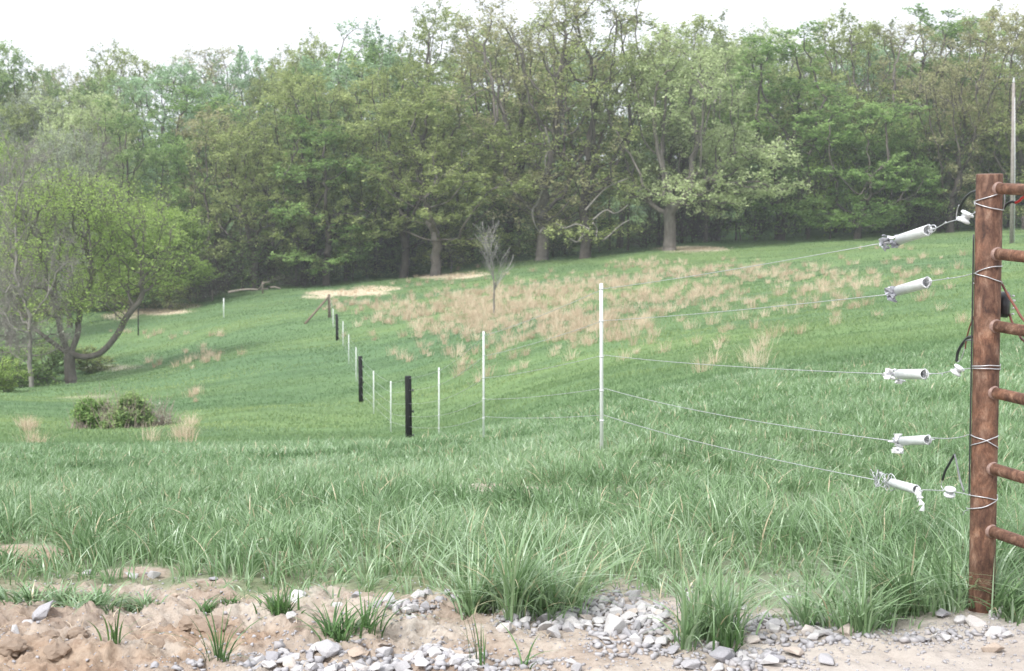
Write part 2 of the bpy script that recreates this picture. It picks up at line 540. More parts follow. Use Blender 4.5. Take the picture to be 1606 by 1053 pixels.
# ---------------------------------------------------------------- TERRAIN sheet
def build_ground():
    ys = list(np.linspace(-28, 2.4, 34))
    y = 2.4
    while y < 430:
        if y < 3.5: st = 0.03
        elif y < 5.3: st = 0.0095
        elif y < 12: st = 0.006 * y
        else: st = 0.0105 * y
        y += st; ys.append(y)
    ys = np.array(ys)
    u1 = np.linspace(-0.42, 0.42, 561)
    uo = 0.42 * (1.65 / 0.42) ** np.linspace(0, 1, 60)[1:]
    us = np.concatenate([-uo[::-1], u1, uo])
    W = np.sqrt(ys ** 2 + 2.5 ** 2)
    W = W + 12 * np.exp(-np.maximum(ys, 0) / 1.0) * 0
    X = us[None, :] * W[:, None]
    # widen the near part at the fan's wings so that the sheet is broad there too
    wing = np.clip((np.abs(us) - 0.42) / (1.65 - 0.42), 0, 1) ** 2 * 40
    X = X + np.sign(us)[None] * wing[None]
    Y = np.repeat(ys[:, None], len(us), 1)
    Z = Hh(X, Y)
    nr, nc = X.shape
    V = np.stack([X.ravel(), Y.ravel(), Z.ravel()], 1)
    i, j = np.meshgrid(np.arange(nr - 1), np.arange(nc - 1), indexing='ij')
    a = (i * nc + j).ravel()
    q = np.stack([a, a + 1, a + nc + 1, a + nc], 1)
    Xr, Yr, Zr = V[:, 0], V[:, 1], V[:, 2]
    px, py = project(Xr, Yr, Zr)
    den = grass_density(Xr, Yr, Zr)
    front = sstep(0.0, 2.0, Yr) 
    dirt = np.where(Yr < 30, 1 - den, 0)
    dirt = np.maximum(dirt, 0.35 * (Yr < 14) * (1 - sstep(8, 14, Yr)))
    tw = (fbm(px * 0.035, py * 0.16, 77) - 0.5) * 1.1
    far = (Yr > 60)
    dirt = np.maximum(dirt, np.where((Yr > 50) & (Yr < 95), .55 * sstep(.4, .7, blobs(px, py, [(175, 577, 55, 7, 1)]) + .4 * tw), 0))
    straw = blobs(px, py, [(545, 460, 70, 5, 1), (590, 453, 42, 4.5, 1), (500, 466, 30, 3, .9), (700, 434, 65, 5, 1), (745, 430, 35, 4, .9),
                           (1085, 391, 66, 5, 1), (240, 489, 60, 6, 1.1), (290, 480, 30, 5, 1), (190, 497, 34, 6, 1), (60, 487, 80, 5, .9), (170, 558, 14, 5, .5)])
    straw = np.where(far, sstep(0.35, 0.62, straw + tw * 0.4), 0)
    near_straw = blobs(px, py, [(130, 622, 60, 5, .6), (230, 660, 60, 7, .5)])
    straw = np.maximum(straw, np.where((Yr > 20) & (Yr < 60), sstep(0.25, 0.6, near_straw + tw * .3) * .6, 0))
    pale = np.clip(sstep(-0.2, 1.2, Xr) * 0.8 * (Yr < 12), 0, 1) * (0.6 + 0.4 * vnoise(Xr * 4, Yr * 4, 8))
    gx, gy = project(Xr, Yr, H0(Xr, Yr))
    bank = np.where(Yr < 8, sstep(.3, .6, blobs(gx, gy, [(60, 1045, 170, 50, 1), (330, 990, 120, 22, 1), (40, 866, 60, 14, 1), (270, 1030, 90, 22, .8)]) * (.5 + fbm(Xr * 6, Yr * 6, 55))), 0)
    me = np_mesh("ground", V, q.ravel(), np.full(len(q), 4), M['ground'], smooth=True, attrs={'dirt': dirt, 'straw': straw, 'pale': pale, 'bank': bank})
    o = link("ground", me)
    tag(o, "green pasture falling away from a stony dirt track", None, kind='structure')
    return o
build_ground()

# ---------------------------------------------------------------- HAZE (one closed box round everything)
def haze():
    bpy_me = bpy.data.meshes.new("haze")
    bm = bmesh.new()
    bmesh.ops.create_cube(bm, size=1.0)
    bmesh.ops.scale(bm, vec=(1640, 520, 60), verts=bm.verts)
    bmesh.ops.translate(bm, vec=(0, 210, 10), verts=bm.verts)
    bm.to_mesh(bpy_me); bm.free()
    m = bpy.data.materials.new("spring_haze"); m.use_nodes = True
    nt = m.node_tree; nt.nodes.clear()
    out = nt.nodes.new("ShaderNodeOutputMaterial"); pv = nt.nodes.new("ShaderNodeVolumePrincipled")
    pv.inputs['Color'].default_value = (0.9, 0.95, 1.0, 1)
    pv.inputs['Density'].default_value = HAZE_D
    pv.inputs['Anisotropy'].default_value = 0.2
    nt.links.new(pv.outputs[0], out.inputs['Volume'])
    bpy_me.materials.append(m)
    tag(link("haze", bpy_me), "pale spring haze over the pasture and woodland", None, kind='stuff')
HAZE_D = 0.0006
haze()

# ================================================================= TREES
def edges_to_tubes(p0, p1, r0, r1, sides):
    d = p1 - p0
    L = np.linalg.norm(d, axis=1, keepdims=True); d = d / np.maximum(L, 1e-6)
    ref = np.where(np.abs(d[:, 2:3]) < 0.9, np.array([[0, 0, 1.0]]), np.array([[1.0, 0, 0]]))
    nrm = np.cross(d, ref); nrm /= np.maximum(np.linalg.norm(nrm, axis=1, keepdims=True), 1e-6)
    bn = np.cross(d, nrm)
    a = np.arange(sides) * 2 * np.pi / sides
    ring = nrm[:, None, :] * np.cos(a)[None, :, None] + bn[:, None, :] * np.sin(a)[None, :, None]
    A0 = p0[:, None, :] + ring * r0[:, None, None]
    A1 = p1[:, None, :] + ring * r1[:, None, None]
    V = np.concatenate([A0, A1], 1).reshape(-1, 3)
    m_ = len(p0)
    k = np.arange(sides); k2 = (k + 1) % sides
    q = np.stack([k, k2, k2 + sides, k + sides], 1)
    Q = (q[None] + (np.arange(m_) * 2 * sides)[:, None, None]).reshape(-1, 4)
    return V, Q

def grow(seed, attractors, trunk_pts, step, di, dk, up=0.12, jit=0.18, iters=110, par0=None):
    rng = np.random.default_rng(seed)
    nodes = [np.array(p, float) for p in trunk_pts]
    par = list(par0) if par0 else [-1] + list(range(len(nodes) - 1))
    A = np.array(attractors, float)
    N = np.array(nodes)
    D = np.linalg.norm(A[:, None] - N[None], axis=2)
    near = D.argmin(1); nd = D.min(1)
    alive = np.ones(len(A), bool)
    for it in range(iters):
        idx = np.where(alive & (nd < di))[0]
        if len(idx) == 0:
            if not alive.any(): break
            # reach out towards the closest remaining one
            rem = np.where(alive)[0]
            idx = rem[np.argsort(nd[rem])[:6]]
        vec = A[idx] - N[near[idx]]
        vec /= np.maximum(np.linalg.norm(vec, axis=1, keepdims=True), 1e-6)
        S = np.zeros_like(N); np.add.at(S, near[idx], vec)
        act = np.unique(near[idx])
        dr = S[act]; dr /= np.maximum(np.linalg.norm(dr, axis=1, keepdims=True), 1e-6)
        dr = dr + rng.normal(0, jit, dr.shape) + np.array([0, 0, up])
        dr /= np.linalg.norm(dr, axis=1, keepdims=True)
        new = N[act] + dr * step
        k = len(N)
        N = np.concatenate([N, new]); par += list(act)
        rem = np.where(alive)[0]
        D = np.linalg.norm(A[rem][:, None] - new[None], axis=2)
        j = D.argmin(1); dm = D[np.arange(len(rem)), j]
        better = dm < nd[rem]
        near[rem[better]] = k + j[better]; nd[rem[better]] = dm[better]
        alive[rem[nd[rem] < dk]] = False
        if len(N) > 5200: break
    return N, np.array(par)

def tree_mesh(seed, H=20.0, crown_w=14.0, crown_z0=0.3, nclump=55, nattr=1100, trunk_h=0.28, trunk_r=0.36, leaf_n=7, leaf_s=0.2,
              shape='round', flat=0.42, lean=0.0, twigs=2, step=0.55, forks=None, spread_leaf=0.32, lobes=None, tw=1.0):
    rng = np.random.default_rng(seed)
    # clump centres within the envelope
    C = []
    while len(C) < nclump:
        t = rng.random()
        z = crown_z0 + (1 - crown_z0) * t
        if shape == 'round': rad = math.sqrt(max(0, 1 - (2 * t - 0.85) ** 2 / 1.4)) if t > 0.0 else 0
        elif shape == 'tall': rad = 0.35 + 0.65 * math.sin(math.pi * min(1, 0.15 + t * 0.85)) ** 0.8
        elif shape == 'dome': rad = math.sqrt(max(0, 1 - (max(0, t - 0.25) / 0.78) ** 2)) * (0.8 + 0.2 * min(1, t * 4))
        elif shape == 'vase': rad = 0.25 + 0.75 * t ** 0.8 if t < 0.85 else 0.9 * math.sqrt(max(0, (1 - t) / 0.15))
        else: rad = 1 - t * 0.8
        a = rng.random() * 2 * math.pi
        # uneven outline
        rad *= 0.82 + 0.3 * math.sin(a * 3 + seed) * math.sin(t * 5 + seed)
        rr = rad * (rng.random() ** 0.36)
        C.append((rr * math.cos(a) * crown_w / 2, rr * math.sin(a) * crown_w / 2, z * H))
    C = np.array(C)
    cs = crown_w * rng.uniform(0.045, 0.095, nclump)
    k = rng.integers(0, nclump, nattr)
    att = C[k] + rng.normal(0, 1, (nattr, 3)) * cs[k][:, None] * np.array([1, 1, flat])
    if lobes:
        for (lx, ly, lz, sx, sz_, cnt) in lobes:
            att = np.concatenate([att, np.array([lx, ly, lz]) + rng.normal(0, 1, (cnt, 3)) * np.array([sx, sx * .7, sz_])])
    nt_ = max(3, int(trunk_h * H / step))
    tp = []
    x = y = 0.0
    for i in range(nt_ + 1):
        tp.append((x, y, i * step))
        x += rng.normal(0, 0.05) * step * 1.2 + lean * step; y += rng.normal(0, 0.05) * step
    par0 = [-1] + list(range(len(tp) - 1))
    for pl in (forks or []):
        q = [Vector(p) for p in pl]; last = int(np.argmin([abs(p[2] - pl[0][2]) for p in tp[:nt_ + 1]]))
        for a_, b_ in zip(q[:-1], q[1:]):
            k_ = max(1, int(round((b_ - a_).length / step)))
            for i in range(1, k_ + 1):
                tp.append(tuple(a_.lerp(b_, i / k_))); par0.append(last); last = len(tp) - 1
    N, par = grow(seed, att, tp, step, crown_w * 0.42, step * 1.35, par0=par0)
    n_ = len(N)
    kids = np.zeros(n_, int)
    for p in par[1:]: kids[p] += 1
    e = 2.15
    acc = np.zeros(n_)
    tip = 0.013
    for i in range(n_ - 1, -1, -1):
        if kids[i] == 0: acc[i] += tip ** e
        if par[i] >= 0: acc[par[i]] += acc[i]
    R = acc ** (1 / e)
    R = tip + np.clip((R - tip) / (R[0] - tip), 0, 1) ** 0.9 * (trunk_r - tip)
    # smooth positions a little so limbs are less zigzag
    for _ in range(2):
        M2 = N.copy()
        cnt = np.ones(n_)
        ps = par[1:]
        np.add.at(M2, ps, N[1:]); np.add.at(cnt, ps, 1)
        M2[1:] += N[ps]; cnt[1:] += 1
        M2 /= cnt[:, None]
        M2[0] = N[0]
        N = M2
    N[0] = N[0] + np.array([0, 0, -0.6])
    i1 = np.arange(1, n_)
    p0 = N[par[1:]]; p1 = N[1:]
    r0 = R[par[1:]]; r1 = R[1:]
    r0 = np.minimum(r0, r1 * 1.35 + 0.01)
    # root flare
    rf = 1 + 0.55 * np.exp(-np.maximum(p0[:, 2], 0) / 0.5) * (np.abs(p0[:, 0]) < 1) * (R[par[1:]] > trunk_r * 0.7)
    r0 = r0 * rf
    Vs, Qs, off = [], [], 0
    for lo, hi, sd_ in ((0.12, 9, 9), (0.04, 0.12, 6), (0, 0.04, 3)):
        mk = (r1 >= lo) & (r1 < hi)
        if mk.sum() == 0: continue
        ext = (p1[mk] - p0[mk]) * 0.06
        V, Q = edges_to_tubes(p0[mk] - ext, p1[mk] + ext, r0[mk], r1[mk], sd_)
        Vs.append(V); Qs.append(Q + off); off += len(V)
    # twigs at thin nodes
    thin = np.where(R[1:] < 0.035)[0] + 1
    T0 = np.repeat(N[thin], twigs, 0)
    gdir = np.repeat(N[thin] - N[par[thin]], twigs, 0)
    gdir /= np.maximum(np.linalg.norm(gdir, axis=1, keepdims=True), 1e-6)
    td = gdir * 0.6 + rng.normal(0, 0.6, T0.shape) + np.array([0, 0, 0.25])
    td /= np.linalg.norm(td, axis=1, keepdims=True)
    tl = rng.uniform(0.4, 1.1, len(T0))[:, None] * tw
    T1 = T0 + td * tl
    V, Q = edges_to_tubes(T0, T1, np.full(len(T0), 0.012), np.full(len(T0), 0.005), 3)
    Vs.append(V); Qs.append(Q + off); off += len(V)
    V = np.concatenate(Vs); Q = np.concatenate(Qs)
    trunk = np_mesh("trunk", V, Q.ravel(), np.full(len(Q), 4), M['bark'], smooth=True)
    crown = None
    if leaf_n > 0:
        base = np.concatenate([T0 + td * tl * f for f in np.linspace(0.3, 1.0, 3)] + [T1])
        k = rng.integers(0, len(base), int(len(thin) * leaf_n))
        cen = base[k] + rng.normal(0, spread_leaf * 0.5, (len(k), 3)) * np.array([1, 1, 0.7])
        # clump tint: smooth random by position
        tc = fbm(cen[:, 0] * 0.35 + seed, cen[:, 1] * 0.35 + cen[:, 2] * 0.5, seed % 97, 3)
        tint = np.clip(0.5 + (tc - 0.5) * 1.3 + rng.normal(0, 0.17, len(k)), 0, 1)
        crown = leaf_mesh(rng, cen, leaf_s, tint)
    return trunk, crown

def leaf_mesh(rng, cen, size, tint, up=0.9, name="crown"):
    m_ = len(cen)
    nrm = rng.normal(0, 1, (m_, 3)); nrm[:, 2] = np.abs(nrm[:, 2]) + up
    nrm /= np.linalg.norm(nrm, axis=1, keepdims=True)
    t = np.cross(nrm, rng.normal(0, 1, (m_, 3))); t /= np.maximum(np.linalg.norm(t, axis=1, keepdims=True), 1e-6)
    b = np.cross(nrm, t)
    s = size * rng.uniform(0.55, 1.25, (m_, 1))
    w_ = rng.uniform(0.45, 0.8, (m_, 1))
    V = np.stack([cen - t * s, cen + b * s * w_ + t * s * 0.1, cen + t * s, cen - b * s * w_ + t * s * 0.1], 1).reshape(-1, 3)
    return np_mesh(name, V, np.arange(m_ * 4), np.full(m_, 4), None, tint=np.repeat(tint, 4))

def pal(name, d, m_, l, trans=0.5):
    d, m_, l = [(q[0] * 1.62, q[1] * 1.72, q[2] * 1.95) for q in (d, m_, l)]
    return leafy(name, [(0.12, d), (0.5, m_), (0.88, l)], trans, 0.6, 0.2)
PAL = {
    'olive': pal("olive_spring_leaves", (0.10, 0.12, 0.035), (0.185, 0.21, 0.07), (0.30, 0.32, 0.12)),
    'brown': pal("brownish_spring_buds", (0.13, 0.125, 0.05), (0.225, 0.215, 0.095), (0.34, 0.31, 0.16)),
    'green': pal("fresh_green_leaves", (0.08, 0.13, 0.033), (0.14, 0.205, 0.058), (0.23, 0.30, 0.10)),
    'bright': pal("yellow_green_leaves", (0.12, 0.165, 0.035), (0.19, 0.25, 0.06), (0.28, 0.34, 0.10)),
    'deep': pal("deep_green_leaves", (0.095, 0.14, 0.045), (0.155, 0.21, 0.068), (0.23, 0.28, 0.10)),
    'pale': pal("silvery_pale_leaves", (0.16, 0.19, 0.075), (0.26, 0.29, 0.13), (0.385, 0.41, 0.205)),
    'grey': pal("grey_green_buds", (0.13, 0.14, 0.09), (0.20, 0.21, 0.14), (0.29, 0.30, 0.20)),
    'blue': pal("cool_green_leaves", (0.11, 0.16, 0.075), (0.19, 0.26, 0.125), (0.28, 0.36, 0.2)),
}
VAR = {}
def variant(key, **kw):
    tr, cr = tree_mesh(**kw)
    VAR[key] = (tr, cr, kw.get('H', 20.0), kw.get('crown_w', 14.0))
variant('oak_a', seed=3, H=22, crown_w=18, crown_z0=0.11, nclump=70, nattr=1500, trunk_h=0.2, trunk_r=0.42, leaf_n=33, leaf_s=0.132, shape='dome', twigs=2)
variant('oak_b', seed=8, H=22, crown_w=16, crown_z0=0.11, nclump=62, nattr=1400, trunk_h=0.24, trunk_r=0.40, leaf_n=33, leaf_s=0.132, shape='round', twigs=2)
variant('oak_open', seed=14, H=24, crown_w=17, crown_z0=0.13, nclump=60, nattr=1300, trunk_h=0.22, trunk_r=0.46, leaf_n=19, leaf_s=0.125, shape='vase', twigs=3)
variant('oak_open_b', seed=21, H=24, crown_w=15, crown_z0=0.1, nclump=60, nattr=1300, trunk_h=0.3, trunk_r=0.44, leaf_n=19, leaf_s=0.125, shape='tall', twigs=3)
variant('tall_a', seed=31, H=22, crown_w=10, crown_z0=0.12, nclump=50, nattr=1200, trunk_h=0.35, trunk_r=0.28, leaf_n=36, leaf_s=0.135, shape='tall')
variant('tall_b', seed=37, H=22, crown_w=11, crown_z0=0.3, nclump=46, nattr=1100, trunk_h=0.4, trunk_r=0.26, leaf_n=28, leaf_s=0.135, shape='vase')
variant('full_a', seed=41, H=20, crown_w=14, crown_z0=0.12, nclump=75, nattr=1500, trunk_h=0.15, trunk_r=0.32, leaf_n=36, leaf_s=0.135, shape='dome')
variant('full_b', seed=47, H=20, crown_w=13, crown_z0=0.1, nclump=70, nattr=1500, trunk_h=0.15, trunk_r=0.30, leaf_n=36, leaf_s=0.135, shape='round')
variant('high_round', seed=91, H=12, crown_w=12, crown_z0=0.26, nclump=60, nattr=1500, trunk_h=0.2, trunk_r=0.24, leaf_n=30, leaf_s=0.12, shape='dome', step=0.38)
variant('low', seed=53, H=10, crown_w=7, crown_z0=0.36, nclump=32, nattr=1300, trunk_h=0.16, trunk_r=0.24, leaf_n=25, leaf_s=0.062, shape='dome', step=0.3,
        forks=[[(0, 0, 1.5), (.7, 0, 1.35), (1.4, -.1, 1.5), (2.1, -.1, 2.3), (2.6, 0, 3.1), (3.3, .1, 4.0)], [(0, 0, 1.5), (-.8, .1, 2.1), (-1.6, 0, 2.8), (-2.3, .2, 3.7)],
               [(0, 0, 1.5), (.35, .2, 2.4), (.5, .3, 4.2)], [(0, 0, 1.4), (-.3, -.2, 2.5), (-.5, -.2, 4.0)]],
        lobes=[(2.2, 0, 7.8, 1.1, .6, 300), (3.5, 0, 6.5, .9, .6, 260), (1.0, 0, 8.8, 1.2, .5, 250), (3.2, .5, 5.2, .9, .5, 160), (-2.5, 0, 6.5, .9, .6, 120)])
variant('silver', seed=77, H=17.4, crown_w=14, crown_z0=0.2, nclump=62, nattr=1500, trunk_h=0.2, trunk_r=0.5, leaf_n=30, leaf_s=0.125, shape='dome', step=0.5,
        lobes=[(6.4, -1, 7.9, 1.6, .5, 260), (7.2, -1, 5.2, 1.5, .4, 220), (5.0, -1, 9.3, 1.2, .4, 120)])
variant('bare', seed=59, H=14, crown_w=9, crown_z0=0.14, nclump=60, nattr=1300, trunk_h=0.3, trunk_r=0.19, leaf_n=0.9, leaf_s=0.09, shape='tall', twigs=6, step=0.45)
variant('under_a', seed=61, H=8, crown_w=6, crown_z0=0.1, nclump=40, nattr=520, trunk_h=0.15, trunk_r=0.08, leaf_n=9, leaf_s=0.13, shape='tall', step=0.4)
variant('under_b', seed=67, H=8, crown_w=7, crown_z0=0.05, nclump=44, nattr=560, trunk_h=0.1, trunk_r=0.07, leaf_n=7, leaf_s=0.13, shape='round', step=0.4)
variant('shrub', seed=73, H=2, crown_w=2.6, crown_z0=0.08, nclump=40, nattr=700, trunk_h=0.05, trunk_r=0.03, leaf_n=9, leaf_s=0.055, shape='round', step=0.12, spread_leaf=.1, twigs=1, tw=.25)
variant('scrub', seed=71, H=5, crown_w=6, crown_z0=0.05, nclump=40, nattr=500, trunk_h=0.06, trunk_r=0.05, leaf_n=1.6, leaf_s=0.09, shape='round', twigs=5, step=0.3)

def set_mat(o, m):
    if not o.data.materials: o.data.materials.append(m)
    o.material_slots[0].link = 'OBJECT'
    o.material_slots[0].material = m

def put_tree(px, d, top_py, width_px, var, palette, label, group=None, rz=None, barkk='bark', kind_name='broadleaf_tree', cat='tree', base_py=None):
    tr, cr, H, W = VAR[var]
    x = (px - 803) / FPX * d
    # exact x for the depth once the ground height is known
    for _ in range(3):
        z = h1(x, d)
        f = d * CA - (z - CAMZ) * SA
        x = (px - 803) / FPX * f
    z = h1(x, d)
    top = P(px, top_py, d).z
    hz = max(1.5, top - z)
    wd = width_px / FPX * d
    root = thing(kind_name, (x, d, z - 0.05), label, cat, group, rz if rz is not None else random.uniform(0, 6.28))
    root.scale = (wd / W, wd / W, hz / H)
    root['label'] = label
    a = link("trunk", tr, root); set_mat(a, M[barkk])
    if cr is not None:
        b = link("crown", cr, root); set_mat(b, PAL[palette])
    return root

FG = "trees along the far edge of the pasture"
front = [
 # px, d, top, width, variant, palette, label, bark
 (112, 73, 282, 240, 'low', 'bright', "spreading green tree with low curved limb over the gully at left", 'bark'),
 (50, 70, 215, 165, 'bare', 'grey', "slim grey nearly leafless tree standing left of the low spreading tree", 'bark_pale'),
 (-40, 76, 230, 220, 'bare', 'grey', "grey twiggy tree cut off by the left edge of the photo", 'bark_pale'),
 (15, 82, 250, 190, 'bare', 'grey', "grey twiggy tree seen between the edge tree and the slim grey tree", 'bark_pale'),
 (205, 117, 325, 150, 'high_round', 'bright', "yellow green rounded tree behind the low spreading tree", 'bark'),
 (265, 115, 335, 150, 'high_round', 'bright', "smaller yellow green tree at the right end of the straw strip", 'bark_dark'),
 (300, 118, 350, 110, 'scrub', 'grey', "grey brown scrub tree behind the white post at far left", 'bark'),
 (400, 124, 200, 190, 'oak_b', 'olive', "olive tree above the fallen log at the far field edge", 'bark_dark'),
 (478, 126, 120, 200, 'oak_a', 'olive', "olive oak with dark trunk above the brush pile, left of the leaning trunk", 'bark_dark'),
 (512, 122, 190, 170, 'tall_a', 'green', "green tree with leaning dark trunk by the straw patch", 'bark_dark'),
 (633, 124, 105, 230, 'oak_a', 'olive', "broad olive oak left of the thickest twin trunks", 'bark_dark'),
 (683, 121, 150, 270, 'oak_b', 'olive', "broad olive oak with thick trunk and low leafy skirts", 'bark'),
 (560, 138, 38, 150, 'tall_b', 'blue', "tall cool green tree rising above the olive oaks on the skyline", 'bark'),
 (800, 132, 30, 210, 'oak_open', 'olive', "open branched oak behind the bare sapling", 'bark_dark'),
 (850, 122, -8, 300, 'oak_open', 'brown', "tallest open branched oak at the middle of the tree line", 'bark'),
 (918, 120, -5, 240, 'oak_open_b', 'olive', "tall open oak with pale broken lower branches", 'bark_dark'),
 (972, 130, 30, 180, 'tall_b', 'olive', "narrow olive tree between the tall open oak and the silvery tree", 'bark'),
 (1050, 118, 60, 264, 'silver', 'pale', "large silvery pale tree with thick grey trunk at the field edge", 'bark'),
 (1125, 128, 70, 150, 'tall_b', 'pale', "slim pale trunked tree just right of the large silvery tree", 'bark_pale'),
 (1222, 125, 48, 190, 'tall_a', 'green', "fresh green tree right of the silvery tree", 'bark_dark'),
 (1300, 134, 30, 190, 'oak_b', 'olive', "olive tree on the skyline between the fresh green tree and the brown tree", 'bark'),
 (1345, 121, 160, 200, 'full_b', 'green', "bright green lower tree on the right of the field edge", 'bark_dark'),
 (1425, 126, 190, 150, 'full_a', 'deep', "darker rounded green lower tree beside the bright green one", 'bark_dark'),
 (1410, 134, 40, 200, 'oak_open_b', 'brown', "brownish open tree above the lower green trees", 'bark'),
 (1475, 140, 18, 190, 'tall_a', 'green', "green tree breaking the skyline left of the gate post", 'bark'),
 (1490, 122, 90, 170, 'oak_open', 'brown', "brown budding tree with dark trunk left of the gate post", 'bark_dark'),
 (1565, 128, 22, 190, 'oak_b', 'brown', "brownish tree behind the utility pole", 'bark'),
 (1610, 120, 110, 200, 'oak_open_b', 'olive', "olive tree at the right edge behind the gate", 'bark_dark'),
 (1700, 122, 30, 220, 'oak_a', 'olive', "olive tree outside the right edge", 'bark'),
 # left hillside, farther back
 (25, 165, 78, 170, 'full_a', 'deep', "deep green tree on the skyline at the far left corner", 'bark_dark'),
 (-60, 150, 90, 200, 'full_b', 'deep', "deep green tree at the left edge of the wood", 'bark_dark'),
 (60, 140, 150, 130, 'oak_b', 'grey', "grey green tree below the dark corner tree", 'bark'),
 (110, 175, 100, 110, 'oak_open', 'brown', "thin brownish tree right of the dark corner tree", 'bark'),
 (135, 132, 150, 200, 'oak_a', 'pale', "pale flowering tree on the left hillside", 'bark_pale'),
 (195, 178, 82, 170, 'oak_b', 'olive', "olive tree on the left skyline above the pale flowering tree", 'bark'),
 (205, 126, 165, 120, 'tall_a', 'deep', "dark green narrow tree in front of the pale flowering tree", 'bark_dark'),
 (165, 118, 215, 110, 'bare', 'grey', "grey twiggy tree below the pale flowering tree", 'bark'),
 (110, 108, 200, 150, 'oak_open', 'grey', "grey green open tree above the low spreading tree", 'bark'),
 (20, 100, 230, 190, 'oak_b', 'bright', "light green tree behind the grey leafless trees", 'bark'),
 (285, 150, 105, 190, 'oak_a', 'blue', "cool green tree with dark forked trunk on the left hillside", 'bark_dark'),
 (335, 182, 78, 170, 'oak_open_b', 'brown', "brownish tree on the left skyline", 'bark'),
 (400, 170, 92, 160, 'full_a', 'blue', "hazy blue green tree on the left skyline", 'bark'),
 (285, 128, 225, 120, 'full_b', 'green', "small light green tree below the forked cool green tree", 'bark'),
 (345, 135, 180, 170, 'oak_b', 'brown', "brown olive tree left of the centre oaks", 'bark'),
 (455, 160, 98, 150, 'oak_b', 'olive', "hazy olive tree on the skyline above the brush pile", 'bark'),
 (510, 150, 100, 140, 'full_b', 'green', "green tree filling the gap behind the leaning trunk", 'bark'),
 (-160, 120, 150, 240, 'oak_a', 'grey', "grey green tree outside the left edge", 'bark'),
 (700, 145, 20, 200, 'oak_b', 'olive', "hazy olive tree behind the broad oaks", 'bark'),
 (1090, 150, 38, 200, 'full_a', 'olive', "olive tree filling in behind the silvery tree", 'bark'),
 (1200, 152, 50, 180, 'oak_b', 'pale', "pale tree behind the fresh green tree", 'bark'),
 (1530, 150, 25, 180, 'full_b', 'olive', "olive tree in the second row behind the gate post", 'bark'),
 (1350, 152, 48, 180, 'full_a', 'olive', "olive tree in the second row above the bright green tree", 'bark'),
]
TREES = {}
for (px, d, top, wd, var, pa, lab, bk) in front:
    TREES[(px, d)] = put_tree(px, d, top, wd * (1.18 if d > 110 and var != 'silver' else 1), var, pa, lab, FG, barkk=bk, rz=0.0 if var in ('low', 'silver') else None)

def dead_branch(tree, pix, d, r0_):
    pts = smooth_path([P(px, py, d + .4 * math.sin(i * 1.7)) for i, (px, py) in enumerate(pix)], 5)
    rr = [r0_ * (1 - .6 * i / len(pts)) for i in range(len(pts))]
    mb = MB(); mb.tube(pts, rr, 6)
    Mi = Matrix.LocRotScale(tree.location, tree.rotation_euler, tree.scale).inverted()
    me = bpy.data.meshes.new("dead_branch")
    me.from_pydata([tuple(Mi @ v) for v in mb.v], [], mb.f); me.materials.append(M['bark_pale']); me.update()
    o = link("dead_branch", me, tree); o['label'] = "pale broken lower branch without bark"
t1_ = TREES[(918, 120)]
for pix in ([(925, 360), (905, 352), (885, 358), (872, 350)], [(925, 362), (912, 372), (905, 380), (893, 374)], [(930, 350), (936, 360), (934, 378)], [(945, 378), (955, 370), (975, 352), (988, 345)],
            [(930, 345), (950, 330), (965, 335), (985, 322)], [(918, 330), (945, 300), (960, 290), (985, 280)]):
    dead_branch(t1_, pix, 117, .09)
t2_ = TREES[(850, 122)]
for pix in ([(850, 300), (842, 320), (835, 330), (838, 350), (846, 366)], [(846, 366), (852, 358), (860, 362)], [(855, 200), (862, 230), (855, 250), (858, 275)]):
    dead_branch(t2_, pix, 118.5, .10)

# deep rows behind: nothing tells these apart
rnd = random.Random(5)
for row, (d0, n_, tlo, thi) in enumerate([(143, 15, 120, 175), (160, 14, 105, 150), (185, 14, 95, 130)]):
    for i in range(n_):
        px = -150 + (1920) * (i + 0.5 + rnd.uniform(-.3, .3)) / n_
        lift = 0 if px < 480 else -45
        top = rnd.uniform(tlo, thi) + lift + row * 5
        zone = 'left' if px < 500 else ('middle' if px < 1050 else 'right')
        put_tree(px, d0 + rnd.uniform(-6, 6), top, rnd.uniform(150, 210), rnd.choice(['full_a', 'full_b', 'oak_b', 'tall_a', 'oak_a']),
                 rnd.choice(['olive', 'green', 'deep', 'olive', 'blue', 'deep']),
                 {'left': "hazy green tree deep in the wood on the left, behind the front rows",
                  'middle': "hazy green tree deep in the wood behind the tall middle oaks",
                  'right': "hazy green tree deep in the wood on the right, behind the front rows"}[zone],
                 "deep wood trees at the " + zone, barkk='bark_dark')
# understorey saplings in the shade of the wood edge
for row, (d0, n_) in enumerate([(125, 26), (131, 26), (138, 26)]):
    for i in range(n_):
        px = 290 + 1400 * (i + 0.5 + rnd.uniform(-.45, .45)) / n_
        zone = 'left' if px < 700 else ('middle' if px < 1100 else 'right')
        z = h1((px - 803) / FPX * d0, d0)
        hgt = rnd.uniform(5, 11) if px > 1050 else rnd.uniform(3, 6.5)
        _, topy = project(0.0, d0, np.array(z + hgt))
        put_tree(px, d0 + rnd.uniform(-2.5, 2.5), float(topy), rnd.uniform(60, 120), rnd.choice(['under_a', 'under_b', 'under_a', 'scrub']),
                 rnd.choice(['deep', 'green', 'green', 'bright'] if px > 1050 else ['deep', 'olive', 'green', 'deep', 'brown']),
                 {'left': "shaded sapling under the olive oaks left of the middle",
                  'middle': "shaded sapling under the tall middle oaks",
                  'right': "green sapling under the trees on the right"}[zone],
                 "understorey saplings at the " + zone, barkk='bark_dark', kind_name='sapling', cat='sapling')
